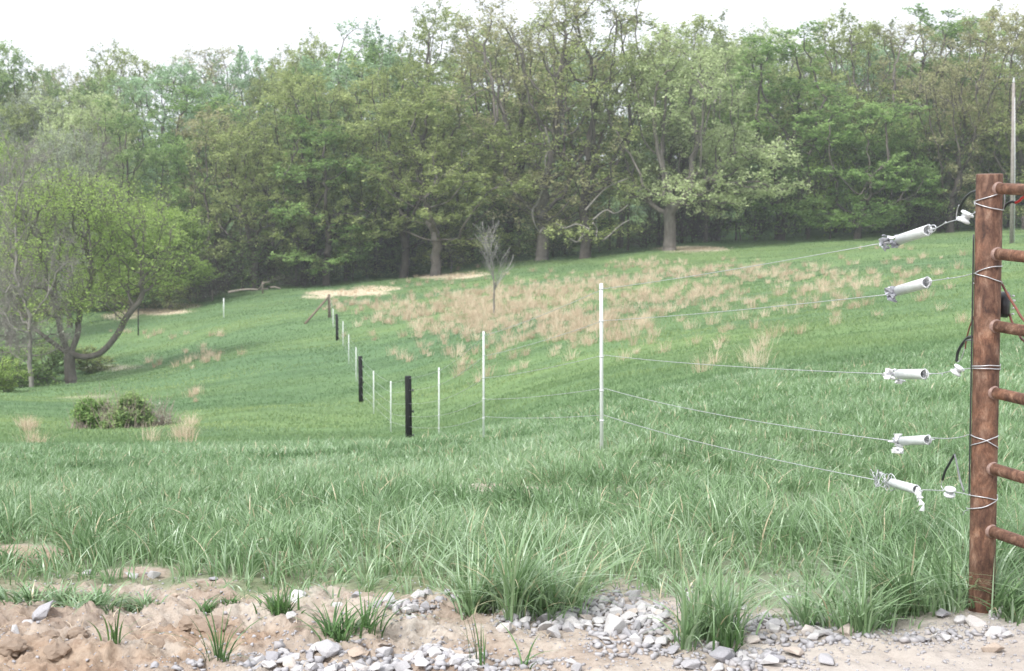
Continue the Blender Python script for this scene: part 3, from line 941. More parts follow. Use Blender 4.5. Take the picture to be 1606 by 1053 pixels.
# slim trunks seen in the shade of the wood edge
variant('slim', seed=83, H=18, crown_w=6, crown_z0=0.55, nclump=26, nattr=380, trunk_h=0.5, trunk_r=0.15, leaf_n=8, leaf_s=0.18, shape='tall')
for i in range(44):
    px = 300 + 1350 * (i + 0.5 + rnd.uniform(-.48, .48)) / 44
    zone = 'left' if px < 700 else ('middle' if px < 1100 else 'right')
    put_tree(px, rnd.uniform(124, 137), rnd.uniform(130, 190), rnd.uniform(60, 110), 'slim', rnd.choice(['olive', 'green', 'deep']),
             {'left': "slender forest tree among the olive oaks left of the middle",
              'middle': "slender forest tree among the tall middle oaks",
              'right': "slender forest tree among the green trees on the right"}[zone],
             "slender trunks at the " + zone, barkk=rnd.choice(['bark_dark', 'bark', 'bark']))

# low bushes in the gully at left
for (px, d, top, wd, pa, lab) in [(20, 72, 545, 110, 'green', "green gully bush at the foot of the grey leafless tree"),
                                  (75, 76, 535, 90, 'deep', "dark green gully bush between the two left trunks"),
                                  (-60, 74, 540, 130, 'deep', "dark bush at the left edge of the gully"),
                                  (140, 80, 545, 70, 'olive', "olive bush behind the low spreading tree trunk"),
                                  (5, 64, 590, 70, 'bright', "pale green low bush in front of the grey leafless tree")]:
    put_tree(px, d, top, wd * 1.2, 'shrub', pa, lab, "bushes in the gully", kind_name='bush', cat='bush')
for i in range(9):
    px = -40 + 330 * (i + rnd.uniform(0.2, .8)) / 9
    put_tree(px, rnd.uniform(113, 121), rnd.uniform(400, 430), rnd.uniform(60, 100), rnd.choice(['under_b', 'scrub']), rnd.choice(['grey', 'olive', 'brown']),
             "brownish thicket bush behind the straw strip on the left", "thicket bushes on the left", kind_name='bush', cat='bush')

# lone leafless sapling in the field
def sapling():
    b = P(775, 489, 70); z = h1(b.x, 70)
    root = thing('leafless_sapling', (b.x, 70, z), "lone leafless whitish sapling standing in the tan grass of the field", 'sapling')
    rng = np.random.default_rng(4)
    H_ = P(775, 372, 70).z - z
    segs = []
    def br(p, dr, L, r, lev):
        k = 5; q = p.copy(); pts = [q.copy()]
        dd = dr.copy()
        for i in range(k):
            dd = dd + rng.normal(0, 0.06, 3) + np.array([0, 0, 0.05]); dd /= np.linalg.norm(dd)
            q2 = q + dd * L / k
            ra = r * (1 - i / k * 0.65); rb = r * (1 - (i + 1) / k * 0.65)
            segs.append((q, q2, ra, rb))
            q = q2; pts.append(q)
            if lev < 2 and (lev > 0 or i >= 1):
                for _ in range(2 if lev else 3):
                    a = rng.random() * 6.28
                    side = np.array([math.cos(a), math.sin(a), 0])
                    nd = dd * (1.0 if lev else 1.25) + side * rng.uniform(0.45, 0.8)
                    nd /= np.linalg.norm(nd)
                    br(q, nd, L * rng.uniform(0.42, 0.6) if lev else H_ * rng.uniform(0.3, 0.5) * (1.15 - i / k * .6), rb * 0.55 + 0.002, lev + 1)
    br(np.array([0, 0, -0.1]), np.array([0.02, 0, 1.0]), H_ * 0.85, 0.06, 0)
    a0 = np.array([s[0] for s in segs]); a1 = np.array([s[1] for s in segs]); r0 = np.array([s[2] for s in segs]); r1 = np.array([s[3] for s in segs])
    tk = r1 > 0.022
    V, Q = edges_to_tubes(a0[tk], a1[tk], r0[tk], r1[tk], 6)
    link("trunk", np_mesh("trunk", V, Q.ravel(), np.full(len(Q), 4), M['bark_pale'], smooth=True), root)
    V, Q = edges_to_tubes(a0[~tk], a1[~tk], np.maximum(r0[~tk] * .8, .010), np.maximum(r1[~tk] * .8, .008), 3)
    link("twigs", np_mesh("twigs", V, Q.ravel(), np.full(len(Q), 4), M['bark_white']), root)
sapling()

# bramble bush in the field on the left
def bramble(px, py, d, wpx, hpx, label, pa, stems, leafn):
    b = P(px, py, d); z = h1(b.x, d)
    root = thing('bramble_bush', (b.x, d, z), label, 'bush', "bramble bushes in the field")
    rng = np.random.default_rng(int(px))
    wd = wpx / FPX * d / 2; hg = hpx / FPX * d
    nS = stems
    a = rng.random(nS) * 6.28; rr = rng.random(nS) ** 0.75 * wd * 1.15
    p0 = np.stack([rr * np.cos(a), rr * np.sin(a) * 0.7, np.zeros(nS)], 1)
    p0[:, 2] = Hh(b.x + p0[:, 0], d + p0[:, 1]) - z - .02
    ln = rng.normal(0, 0.25, (nS, 3)); ln[:, 2] = 1
    hh = hg * rng.uniform(0.35, 1.15, nS) * (1 - 0.5 * (rr / wd) ** 2)
    p1 = p0 + ln * hh[:, None] * 0.6; p2 = p1 + (ln + rng.normal(0, .3, (nS, 3))) * hh[:, None] * 0.4
    V1, Q1 = edges_to_tubes(p0, p1, np.full(nS, .008), np.full(nS, .006), 3)
    V2, Q2 = edges_to_tubes(p1, p2, np.full(nS, .006), np.full(nS, .003), 3)
    V = np.concatenate([V1, V2]); Q = np.concatenate([Q1, Q2 + len(V1)])
    link("stems", np_mesh("stems", V, Q.ravel(), np.full(len(Q), 4), M['stalk']), root)
    C = []
    for i in range(26):
        aa = rng.random() * 6.28; r2 = rng.random() ** .5 * wd * .8
        C.append((r2 * math.cos(aa), r2 * math.sin(aa) * .7, hg * (.08 + rng.uniform(.1, .8) * (1 - .7 * (r2 / wd / .8) ** 2))))
    C = np.array(C); k = rng.integers(0, 26, leafn)
    cen = C[k] + rng.normal(0, 1, (leafn, 3)) * np.array([.14, .14, .11]) * wd
    cen[:, 2] = np.abs(cen[:, 2])
    t = np.clip(0.5 + rng.normal(0, .25, leafn), 0, 1)
    cm = leaf_mesh(rng, cen, 0.055, t, name="leaves"); cm.materials.append(PAL[pa])
    link("leaves", cm, root)
M['stalk'] = plain("dry_purple_stalks", (0.42, 0.34, 0.3), 0.9, 0.3, 10, 0.1)
bramble(152, 664, 41, 78, 60, "dark green bramble bush with pinkish dry stalks, left part of the clump in the field", 'green', 240, 9000)
bramble(200, 668, 40, 80, 68, "dark green bramble bush with dry stalks, right part of the clump in the field", 'deep', 240, 8000)
bramble(250, 668, 41, 60, 50, "greyish twiggy bramble right of the green bramble clump", 'grey', 110, 160)

# ================================================================= FENCE
def base_z(px, d):
    x = (px - 803) / FPX * d
    for _ in range(3):
        z = h1(x, d); x = (px - 803) / FPX * (d * CA - (z - CAMZ) * SA)
    return x, h1(x, d)
def white_post(px, top_py, d, label, r=0.013, px_top=None):
    r = r * (1 + max(0, d - 15) * .012)
    x, z = base_z(px, d)
    t = P(px_top or px, top_py, d)
    root = thing('fence_post', (x, d, z), label, 'fence post', "white fence posts")
    mb = MB(); mb.tube([(x, d, z - 0.2), (t.x, d, t.z - 0.012), (t.x, d, t.z)], [r, r, r * .8], 10)
    mb.build('rod', M['white_post'], root)
    for k in (0.03, 0.22, 0.43, 0.63, 0.81):
        mb = MB()
        c = Vector((t.x, d, t.z)).lerp(Vector((x, d, z)), k)
        mb.lathe(c, (0, 0, 1), [(-0.006, r + .001), (-0.004, r + .004), (0.004, r + .004), (0.006, r + .001)], 10)
        mb.build('wire_clip', M['galv'], root)
    return Vector((x, d, z)), Vector(t)
def black_post(px, top_py, d, label, r=0.07):
    x, z = base_z(px, d)
    t = P(px - 1, top_py, d)
    root = thing('wooden_post', (x, d, z), label, 'fence post', "black wooden fence posts")
    mb = MB(); mb.tube([(x, d, z - 0.3), (x * .5 + t.x * .5 + .004, d, (z + t.z) / 2), (t.x, d, t.z - .015), (t.x, d, t.z)], [r * 1.04, r, r * .98, r * .9], 14)
    mb.build('shaft', M['black_post'], root)
    for k in (0.22, 0.55, 0.93):
        c = Vector((t.x, d, t.z)).lerp(Vector((x, d, z)), k)
        m2 = MB(); m2.lathe(c + Vector((r * .8, -0.02, 0)), (1, -0.2, 0), [(0, .018), (.035, .018), (.04, .034), (.055, .034), (.06, .015)], 10)
        m2.build('insulator', M['black_plastic'], root)
    return Vector((x, d, z)), Vector(t)
fence = []
fence.append(white_post(944, 445, 10.2, "nearest and tallest looking white post in the fence line", 0.0135, 943))
fence.append(white_post(758.5, 520, 16.2, "second nearest white fence post, left of the tallest one"))
fence.append(white_post(688.5, 577, 24, "white fence post just right of the nearest black post"))
fence.append(black_post(641, 590, 29, "thick black wooden post nearest the camera with knobs on its right side"))
fence.append(white_post(613, 598, 33, "white fence post just left of the nearest black post"))
fence.append(white_post(586, 582, 40, "white fence post right of the second black post"))
fence.append(black_post(566, 559, 46, "middle one of the three black wooden posts"))
fence.append(white_post(558.5, 545, 53, "white fence post close left of the middle black post"))
fence.append(white_post(547, 525, 60, "second white fence post beyond the middle black post"))
fence.append(white_post(538, 504, 68, "white fence post right of the farthest black post"))
fence.append(black_post(529, 493, 73, "farthest and smallest black wooden post"))
fence.append(white_post(522.5, 485, 80, "farthest white post of the fence line beside the braced corner post"))
# corner post with its brace
x, z = base_z(517, 86)
root = thing('corner_post', (x, 86, z), "weathered wooden corner post with a sloping brace at the fence's far end", 'fence post')
t = P(516, 462, 86)
mb = MB(); mb.tube([(x, 86, z - .3), (t.x, 86, t.z)], [.10, .085], 10); mb.build('shaft', M['old_wood'], root)
x2, z2 = base_z(478, 84)
mb = MB(); mb.tube([(x2, 84, z2), (x - .05, 86, t.z - .15)], [.07, .06], 8); mb.build('brace', M['old_wood'], root)
CORNER = (Vector((x, 86, z)), Vector(t))
white_post(351, 468, 100, "lone white post out in the field left of the fence line", 0.02)
def small_post(px, top, d, label, m, r=.07):
    x, z = base_z(px, d); t = P(px, top, d)
    mb = MB(); mb.tube([(x, d, z - .2), (x + .02, d, z + .6), (t.x, d, t.z)], [r, r * .95, r * .85], 8)
    o = mb.build('wooden_post', m, None, (x, d, z)); tag(o, label, 'fence post')
small_post(217, 484, 98, "short dark stump post in front of the straw strip at left", M['black_post'], .05)
small_post(333, 455, 118, "short pale post left of the fallen log", M['pale_wood'], .08)
small_post(412, 442, 119, "pale upright post behind the right end of the fallen log", M['pale_wood'], .08)
# fallen log
def log():
    pts = []
    for (px, py) in [(358, 459), (372, 456), (390, 454), (405, 454.5), (420, 453)]:
        p = P(px, py, 115); z = h1(p.x, 115); pts.append((p.x, 115, max(z + .12, p.z)))
    mb = MB(); mb.tube(smooth_path(pts, 4), [.10 - .003 * i for i in range(17)], 8)
    mb.tube([pts[3], (pts[3][0] + .6, 114.6, pts[3][2] + .6), (pts[3][0] + 1.1, 114.5, pts[3][2] + .7)], [.06, .05, .03], 6)
    o = mb.build('fallen_log', M['pale_wood'], None, pts[0]); tag(o, "bleached fallen log lying at the far edge of the field", 'log')
    pts = []
    for (px, py) in [(424, 451), (432, 450.5), (440, 453)]:
        p = P(px, py, 115); z = h1(p.x, 115); pts.append((p.x, 115, max(z + .1, p.z)))
    mb = MB(); mb.tube(smooth_path(pts, 4), [.07 - .003 * i for i in range(9)], 8)
    o = mb.build('fallen_log', M['pale_wood'], None, pts[0]); tag(o, "shorter bleached log right of the long fallen log", 'log')
log()

# utility pole
x, z = base_z(1586.5, 100)
t = P(1589.5, 130, 100)
root = thing('utility_pole', (x, 100, z), "tall thin grey utility pole behind the gate post", 'utility pole')
mb = MB(); mb.tube([(x, 100, z - .4), (t.x * .5 + x * .5, 100, (z + t.z) / 2), (t.x, 100, t.z)], [.15, .13, .10], 12); mb.build('shaft', M['pole_wood'], root)
mb = MB(); c = Vector((t.x, 100, t.z)); mb.lathe(c, (0, 0, 1), [(0, .07), (.1, .09), (.2, .05), (.35, .03)], 10); mb.build('top_insulator', M['galv'], root)
mb = MB(); mb.tube([(x + .14, 99.86, z), (x * .5 + t.x * .5 + .12, 99.88, (z + t.z) / 2), (t.x + .09, 99.9, t.z - 1)], .025, 6); mb.build('ground_conduit', M['galv'], root)

# ---------------------------------------------------------------- the pipe gate post with its rails
GD = 4.43
GT = P(1552, 273, GD); GB = P(1539, 955, GD)
GR = 0.0405
def post_c(py):
    """centre of the post at a photo height"""
    px = 1552 + (1539 - 1552) * (py - 273) / (955 - 273)
    return P(px, py, GD), px
root = thing('pipe_gate', (GB.x, GB.y, 0), "rusty brown steel pipe gate panel with six rails at the right edge", 'gate')
mb = MB()
axis = (GT - GB).normalized()
mb.tube([GB - axis * 0.5, GB, GB.lerp(GT, .5), GT - axis * .003, GT], [GR, GR, GR, GR, GR * .96], 40)
mb.build('post', M['rust_post'], root)
RD = Vector((0.405, -0.914, 0))
TH = math.atan2(.405, .914)
endc = None
RR = [0.0175, 0.018, 0.018, 0.018, 0.0185, 0.0185]
starts = []
for i, py in enumerate((296, 398.5, 511.5, 616, 735, 833)):
    c, cpx = post_c(py)
    # the rail meets the pipe face at the angle of its own direction
    s = c + RD * (GR * 0.92)
    # match image height of the joint (the face is nearer than the axis)
    tgt = P(cpx + 10, py, s.y)
    s.z = tgt.z
    starts.append(s)
    e = s + RD * 2.35
    mb = MB(); mb.tube([s - RD * 0.01, s + RD * .5, s + RD * 1.4, e], RR[i], 20); mb.build('rail', M['rust_rail'], root)
    mb = MB()
    mb.lathe(s - RD * 0.008, RD, [(0, RR[i] + .002), (.006, RR[i] + .0045), (.011, RR[i] + .0035), (.016, RR[i] + .0003)], 20)
    mb.build('weld', M['weld'], root)
e = starts[0] + RD * 2.38
mb = MB(); mb.tube([Vector((e.x, e.y, -0.1)), Vector((e.x, e.y, 1.40))], .03, 24); mb.build('end_post', M['rust_post'], root)

def on_post(px, py, extra=0.003):
    c, cpx = post_c(py)
    sx = max(-1, min(1, (px - cpx) / 20.3))
    th = math.asin(sx)
    p = c + Vector((math.sin(th), -math.cos(th), 0)) * (GR + extra)
    p.z = P(px, py, p.y).z
    return p
def dl(px):
    return 4739.0 / (px - 803 + 324.7)
def L(px, py, dd=0.0):
    return P(px, py, dl(px) + dd)

# ---------------------------------------------------------------- fence wires (one strand each)
ys_gate = [(1376, 383), (1394, 462), (1396, 587), (1402, 692), (1374, 753)]
fr = [0.035, 0.225, 0.432, 0.632, 0.795]
yf = [453, 503, 557, 609, 651]
names = ["top", "second", "third", "fourth", "lowest"]
def wire_h(k, base, top):
    return base.lerp(top, 1 - fr[k])
for k in range(5):
    st = L(*ys_gate[k])
    pts = [st]
    p1 = P(944, yf[k], 10.2) + Vector((0.014, -.004, 0))
    sag = [0.01, 0.012, -0.015, 0.05, 0.05][k]
    sag = [0.02, 0.02, 0.03, 0.06, 0.05][k]
    n_ = 14
    for i in range(1, n_):
        t_ = i / n_; q = st.lerp(p1, t_); q.z -= sag * 4 * t_ * (1 - t_) * 0.5
        pts.append(q)
    pts.append(p1)
    prev = p1
    for j, (b_, t_) in enumerate(fence[1:] + [CORNER]):
        q1 = wire_h(k, b_, t_)
        q1 = q1 + Vector((0.02, -0.01, 0))
        L_ = (q1 - prev).length
        for i in range(1, 7):
            f_ = i / 6; q = prev.lerp(q1, f_); q.z -= 0.02 * L_ / 6 * 4 * f_ * (1 - f_)
            pts.append(q)
        prev = q1
    mb = MB(); rad = [0.0012 + 0.0011 * min(1, max(0, (p.y - 5) / 12)) for p in pts]
    mb.tube(pts, [r_ + .0004 for r_ in rad], 6)
    o = mb.build('fence_wire', M['wire'], None, st)
    tag(o, f"{names[k]} fence wire running from its white tube insulator along the posts", 'fence wire', "fence wires")

# ---------------------------------------------------------------- tie wires round the post and out to the insulators
def tie(paths, label, r=0.0016):
    mb = MB()
    for pth in paths:
        q = smooth_path(pth, 6)
        for i, p in enumerate(q):
            t_ = max(0, min(1, (p.z - GB.z) / (GT.z - GB.z))); c = GB.lerp(GT, t_)
            v = Vector((p.x - c.x, p.y - c.y, 0))
            if v.length < GR + .0026: q[i] = Vector((c.x, c.y, p.z)) + v.normalized() * (GR + .0026)
        mb.tube(q, r, 7)
    o = mb.build('tie_wire', M['wire'], None, paths[0][0]); tag(o, label, 'tie wire', "tie wires on the gate post")
    return o
def ring_back(py0, py1, r=GR + .003, n=8):
    """wire passing behind the post from its right edge to its left edge"""
    out = []
    for i in range(n + 1):
        t_ = i / n
        a = math.pi / 2 - 0.05 + (math.pi + .1) * t_
        c, _ = post_c(py0 + (py1 - py0) * t_)
        out.append(c + Vector((math.sin(a), -math.cos(a), 0)) * r)
    return out
tie([[on_post(1572, 330), on_post(1560, 329), on_post(1545, 326), on_post(1533, 321), on_post(1530, 317, .006), on_post(1535, 313), on_post(1548, 308), on_post(1562, 303), on_post(1571, 301)],
     ring_back(303, 322), [post_c(333)[0] + Vector((-GR - .002, .0, 0)), L(1531, 333), L(1520, 338), L(1508, 343)],
     [on_post(1571, 303, .004), on_post(1570, 318, .005), on_post(1573, 329, .004)],
     [L(1513, 347), L(1505, 347), L(1500, 343), L(1501, 330), L(1504, 322)],
     [L(1501, 345), L(1484, 350), L(1466, 359), L(1461, 360)],
     [L(1484, 350), L(1483, 348.4), L(1479, 352)]],
    "top tie wire looping round the gate post under the first rail")
tie([[L(1459, 441), L(1478, 438.5), L(1505, 434.5), L(1524, 430), on_post(1529, 429)], [on_post(1529, 429), on_post(1545, 436), on_post(1568, 445)],
     [on_post(1529, 429), on_post(1536, 423), on_post(1550, 418.5), on_post(1571, 417.5)], ring_back(417.5, 445),
     [L(1484, 438), L(1486, 436), L(1489, 437.3)]],
    "second tie wire spreading in a narrow V across the gate post")
tie([[L(1453, 586), L(1475, 586), L(1492, 582)], [L(1508, 579.5), L(1522, 578), on_post(1527, 578), on_post(1545, 578.5), on_post(1566, 579)],
     [on_post(1525, 574.5), on_post(1545, 573.5), on_post(1566, 574)], ring_back(579, 574.5), [L(1477, 585), L(1478, 589)], [on_post(1566, 571), on_post(1566.5, 582)]],
    "third tie wire with two level turns round the gate post")
tie([[L(1459, 687), L(1485, 688), L(1505, 686), L(1519, 682), on_post(1523, 682)], [on_post(1523, 682), on_post(1541, 692), on_post(1561, 704)],
     [on_post(1523, 699), on_post(1541, 691, .006), on_post(1561, 683)], ring_back(704, 683)],
    "fourth tie wire crossing in an X on the gate post")
tie([[L(1446, 768.5), L(1462, 769), L(1480, 770)], [L(1498, 772), L(1510, 774), on_post(1520, 777), on_post(1540, 781), on_post(1558, 785)],
     [on_post(1558, 776), on_post(1559, 783), on_post(1548, 790), on_post(1535, 796), on_post(1521, 798), L(1515, 796.5)], [L(1518, 800), L(1513, 802), L(1510, 808)], ring_back(785, 776)],
    "lowest tie wire drooping round the gate post with loose ends")

# ---------------------------------------------------------------- strain insulators: open tube, wire loops and wad of tape
def strain(a, b, r, label, left, right, seed):
    """a: far (left) end, b: near (right) end in photo pixels"""
    A_, B_ = L(*a), L(*b)
    ax = (B_ - A_).normalized(); Ln = (B_ - A_).length
    root = thing('strain_insulator', A_.lerp(B_, .5), label, 'insulator', "tube insulators on the fence wires")
    mb = MB()
    # open ended tube with wall thickness
    n1 = ax.orthogonal().normalized(); n2 = ax.cross(n1); S = 24
    prof = [(0.0, r * .86), (0.002, r), (Ln - .002, r), (Ln, r * .95), (Ln, r * .82), (Ln * .02, r * .8)]
    for (h, q) in prof:
        for k in range(S):
            an = 2 * math.pi * k / S
            mb.v.append(A_ + ax * h + (n1 * math.cos(an) + n2 * math.sin(an)) * q)
    m_ = len(prof)
    for i in range(m_ - 1):
        for k in range(S):
            mb.f.append((i * S + k, i * S + (k + 1) % S, (i + 1) * S + (k + 1) % S, (i + 1) * S + k)); mb.sm.append(i in (1, 4))
    for k in range(S): mb.f.append(((m_ - 1) * S + k, (m_ - 1) * S + (k + 1) % S, (k + 1) % S, k)); mb.sm.append(False)
    mb.build('tube', M['ceramic'], root)
    rg = random.Random(seed)
    # loops of wire through the near end
    mb = MB()
    up = Vector((0, 0, 1))
    side = ax.cross(up).normalized(); upp = side.cross(ax).normalized()
    for q in range(3):
        o_ = rg.uniform(-.4, .4)
        lp = []
        for i in range(11):
            an = 2 * math.pi * i / 10
            lp.append(B_ + ax * (0.004 + .022 * math.cos(an)) + upp * (r * (.85 + .1 * q) * math.sin(an)) + side * (r * o_ * math.cos(an)))
        mb.tube(smooth_path(lp, 3), .0016, 6)
    mb.tube([B_ - ax * .02, B_ + ax * .05], .002, 6)
    if right == 'ring':
        lp = [B_ + ax * (.035 + .03 * math.cos(2 * math.pi * i / 10)) + upp * (.012 * math.sin(2 * math.pi * i / 10)) for i in range(11)]
        mb.tube(smooth_path(lp, 3), .0022, 6)
    mb.build('wire_loops', M['wire'], root)
    if right == 'tape':
        mb = MB()
        for q in range(5):
            c = B_ + ax * (.02 + .008 * q) - up * (.004 + .013 * q)
            mb.hull([c + Vector((rg.uniform(-.014, .014), rg.uniform(-.01, .01), rg.uniform(-.016, .016))) for _ in range(9)])
        mb.build('tape_end', M['tape'], root)
    mb = MB()
    wl = {'wad': (.075, .030, 26, 'foil', .065), 'clamp': (.045, .04, 17, 'foil', .03), 'tape': (.05, .045, 18, 'tape', .03), 'coil': (.07, .018, 0, 'wire', 0)}[left]
    if left == 'coil':
        for q in range(12):
            lp = []
            for i in range(9):
                an = 2 * math.pi * i / 8
                lp.append(A_ + Vector((-.004 * q, 0, .0012 * q)) - ax * (.008 + .0045 * q + rg.uniform(-.008, .008) + .014 * math.cos(an)) + upp * (.026 * math.sin(an) + rg.uniform(-.007, .007)) + side * (.015 * math.cos(an + q)))
            mb.tube(smooth_path(lp, 3), .0014, 5)
        mb.build('wire_coil', M['wire'], root)
    else:
        for q in range(wl[2]):
            c = A_ - ax * rg.uniform(0, wl[0] * .6) + Vector((-rg.uniform(0, wl[4]), 0, -rg.uniform(0, wl[4]) * .15)) + upp * rg.gauss(-.004 if left != 'clamp' else -.012, wl[1] * .35) + side * rg.gauss(0, .007)
            s_ = rg.uniform(.006, .015)
            mb.hull([c + Vector((rg.uniform(-s_, s_) * 1.5, rg.uniform(-s_, s_), rg.uniform(-s_, s_))) for _ in range(8)])
        mb.build('tape_wad' if left == 'tape' else 'crimp_wad', M[wl[3]], root)
        m2 = MB()
        if left == 'tape':
            for q in range(5):
                c = A_ - ax * rg.uniform(0, .03) + Vector((-rg.uniform(0, .03), 0, 0)) + upp * rg.gauss(-.004, .014)
                m2.hull([c + Vector((rg.uniform(-.01, .01), rg.uniform(-.01, .01), rg.uniform(-.008, .008))) for _ in range(7)])
            m2.build('crimp_wad', M['foil'], root)
        else:
            for q in range(7):
                c = A_ - ax * rg.uniform(.0, .045) + Vector((-rg.uniform(0, wl[4] * .8), 0, 0)) + upp * rg.gauss(.008, .006)
                m2.hull([c + Vector((rg.uniform(-.016, .016), rg.uniform(-.008, .008), rg.uniform(-.006, .006))) for _ in range(7)])
            m2.build('tape_wad', M['tape'], root)
strain((1411, 376), (1455, 361.5), .0185, "top tube insulator tilted steeply with a silver crumpled wad at its left end", 'wad', 'ring', 3)
strain((1409, 456), (1453, 443.5), .0185, "second tube insulator tilted with a dark metal clamp hanging at its left end", 'clamp', 'plain', 4)
strain((1410, 587), (1450, 587), .0180, "third tube insulator lying level beside the small spool", 'tape', 'plain', 5)
strain((1415, 692), (1455, 690), .0165, "fourth tube insulator, level, with a white tape bow at its left end", 'tape', 'plain', 6)
strain((1399, 757.5), (1437, 768), .0165, "lowest tube insulator tilted down to a hanging flap of white tape", 'coil', 'tape', 7)

def spool(px, py, ax, label, s=1.0):
    c = L(px, py)
    root = thing('spool_insulator', c, label, 'insulator', "small spool insulators by the gate post")
    ax = Vector(ax).normalized()
    mb = MB()
    h = .016 * s
    mb.lathe(c - ax * h, ax, [(0, .012 * s), (.002, .0185 * s), (.008 * s, .0195 * s), (.011 * s, .013 * s), (.016 * s, .0105 * s), (.021 * s, .013 * s), (.024 * s, .0195 * s), (.030 * s, .0185 * s), (.032 * s, .012 * s)], 24)
    mb.build('spool', M['ceramic'], root)
    m2 = MB(); n1 = ax.orthogonal().normalized(); n2 = ax.cross(n1)
    m2.tube(smooth_path([c + (n1 * math.cos(t_) + n2 * math.sin(t_)) * .0128 * s for t_ in np.linspace(0, 6.3, 10)], 3), .0015, 6)
    m2.build('binding_wire', M['wire'], root)
spool(1514, 341, (.45, -.15, .9), "white spool insulator at the top wire, hooked by the black lead", 1.15)
spool(1501.5, 581, (.5, -.2, .85), "white spool insulator on the middle wire below the hanging leads", 1.0)
spool(1489.5, 772, (0, -.25, 1), "upright white spool insulator on the lowest wire", 1.0)

def cable(pts, r, m, label, parts=None):
    root_ = None
    if parts is None:
        mb = MB(); mb.tube(smooth_path(pts, 6), r, 8)
        o = mb.build('cable', m, None, pts[0]); tag(o, label, 'cable', "loose cables at the gate post"); return o
    root_ = thing('cable', pts[0], label, 'cable', "loose cables at the gate post")
    for nm, pp, rr, mm in parts:
        mb = MB(); mb.tube(smooth_path(pp, 6), rr, 8); mb.build(nm, mm, root_)
cable([L(1503.5, 333), L(1507, 322), L(1514, 311), L(1523, 303), L(1532, 300)], .0048, M['black_cable'], "black lead arching from the top spool to the gate post")
cable([L(1500, 568)], .003, None, "black lead hanging in a hook left of the gate post",
      [('sheath', [L(1526, 528.5), L(1518, 530), L(1509, 540), L(1502, 553), L(1500, 567)], .005, M['black_cable']),
       ('grey_sheath', [L(1525, 534), L(1517, 533.5), L(1510, 539)], .0030, M['grey_cable']),
       ('bare_end', [L(1513, 545), L(1510, 556), L(1507, 563), L(1502, 568)], .0016, M['wire'])])
cable([L(1527, 497), L(1521, 512), L(1516, 531), L(1513.5, 547)], .0026, M['brown_cable'], "thin brown lead sloping down left of the gate post")
cable([L(1478, 760)], .003, None, "grey and black lead bent in an upside down V above the lowest spool",
      [('black_sheath', [L(1478, 753), L(1482, 740), L(1490, 725), L(1497, 713)], .0042, M['black_cable']),
       ('grey_sheath', [L(1497, 713), L(1501, 730), L(1505, 750), L(1512, 772)], .0032, M['grey_cable']),
       ('bare_end', [L(1478, 753), L(1476, 762), L(1480, 769)], .0015, M['wire'])])
lft = lambda py: post_c(py)[0] + Vector((-GR - .0045, .004, 0))
cable([lft(368), lft(420), lft(500), lft(640), lft(700), lft(740), lft(775)], .0026, M['black_cable'], "black cable running down the left side of the gate post")
cable([P(1570, 330, 4.44)], .003, None, "black and red lead leaving the gate post below the top rail",
      [('black_sheath', [P(1571, 331, 4.46), P(1578, 322, 4.43), P(1586, 317, 4.4), P(1593, 318, 4.37)], .0045, M['black_cable']),
       ('red_sheath', [P(1593, 318, 4.37), P(1599, 315, 4.34), P(1606, 309, 4.30), P(1625, 306, 4.2), P(1650, 312, 4.1)], .0045, M['red_cable'])])
cable([P(1569, 441, 4.47), P(1580, 462, 4.42), P(1593, 483, 4.36), P(1607, 504, 4.3), P(1650, 545, 4.12)], .004, M['brown_cable'], "brown lead sloping right from the gate post above the black switch")
cable([P(1583, 492, 4.49), P(1587, 505, 4.45), P(1596, 521, 4.4), P(1608, 537, 4.3), P(1650, 560, 4.12)], .004, M['brown_cable'], "brown lead leaving the bottom of the black switch")
# round switch bolted on the back of the post
c = P(1577, 478, 4.49)
root = thing('switch', c, "round black plastic switch half hidden behind the gate post", 'switch')
ax = Vector((1, -0.42, 0)).normalized()
mb = MB(); mb.lathe(c - ax * .02, ax, [(0, .036), (.004, .041), (.026, .042), (.030, .038), (.034, .03)], 28); mb.build('housing', M['black_plastic'], root)
for an in (-.9, -.2, .5, 1.1):
    mb = MB(); q = c + ax * .012 + Vector((.12 * 0, -.006, 0)) + Vector((0, -.022 * math.cos(an), .034 * math.sin(an)))
    mb.lathe(q, ax, [(0, .003), (.008, .003), (.009, .001)], 8); mb.build('screw', M['galv'], root)

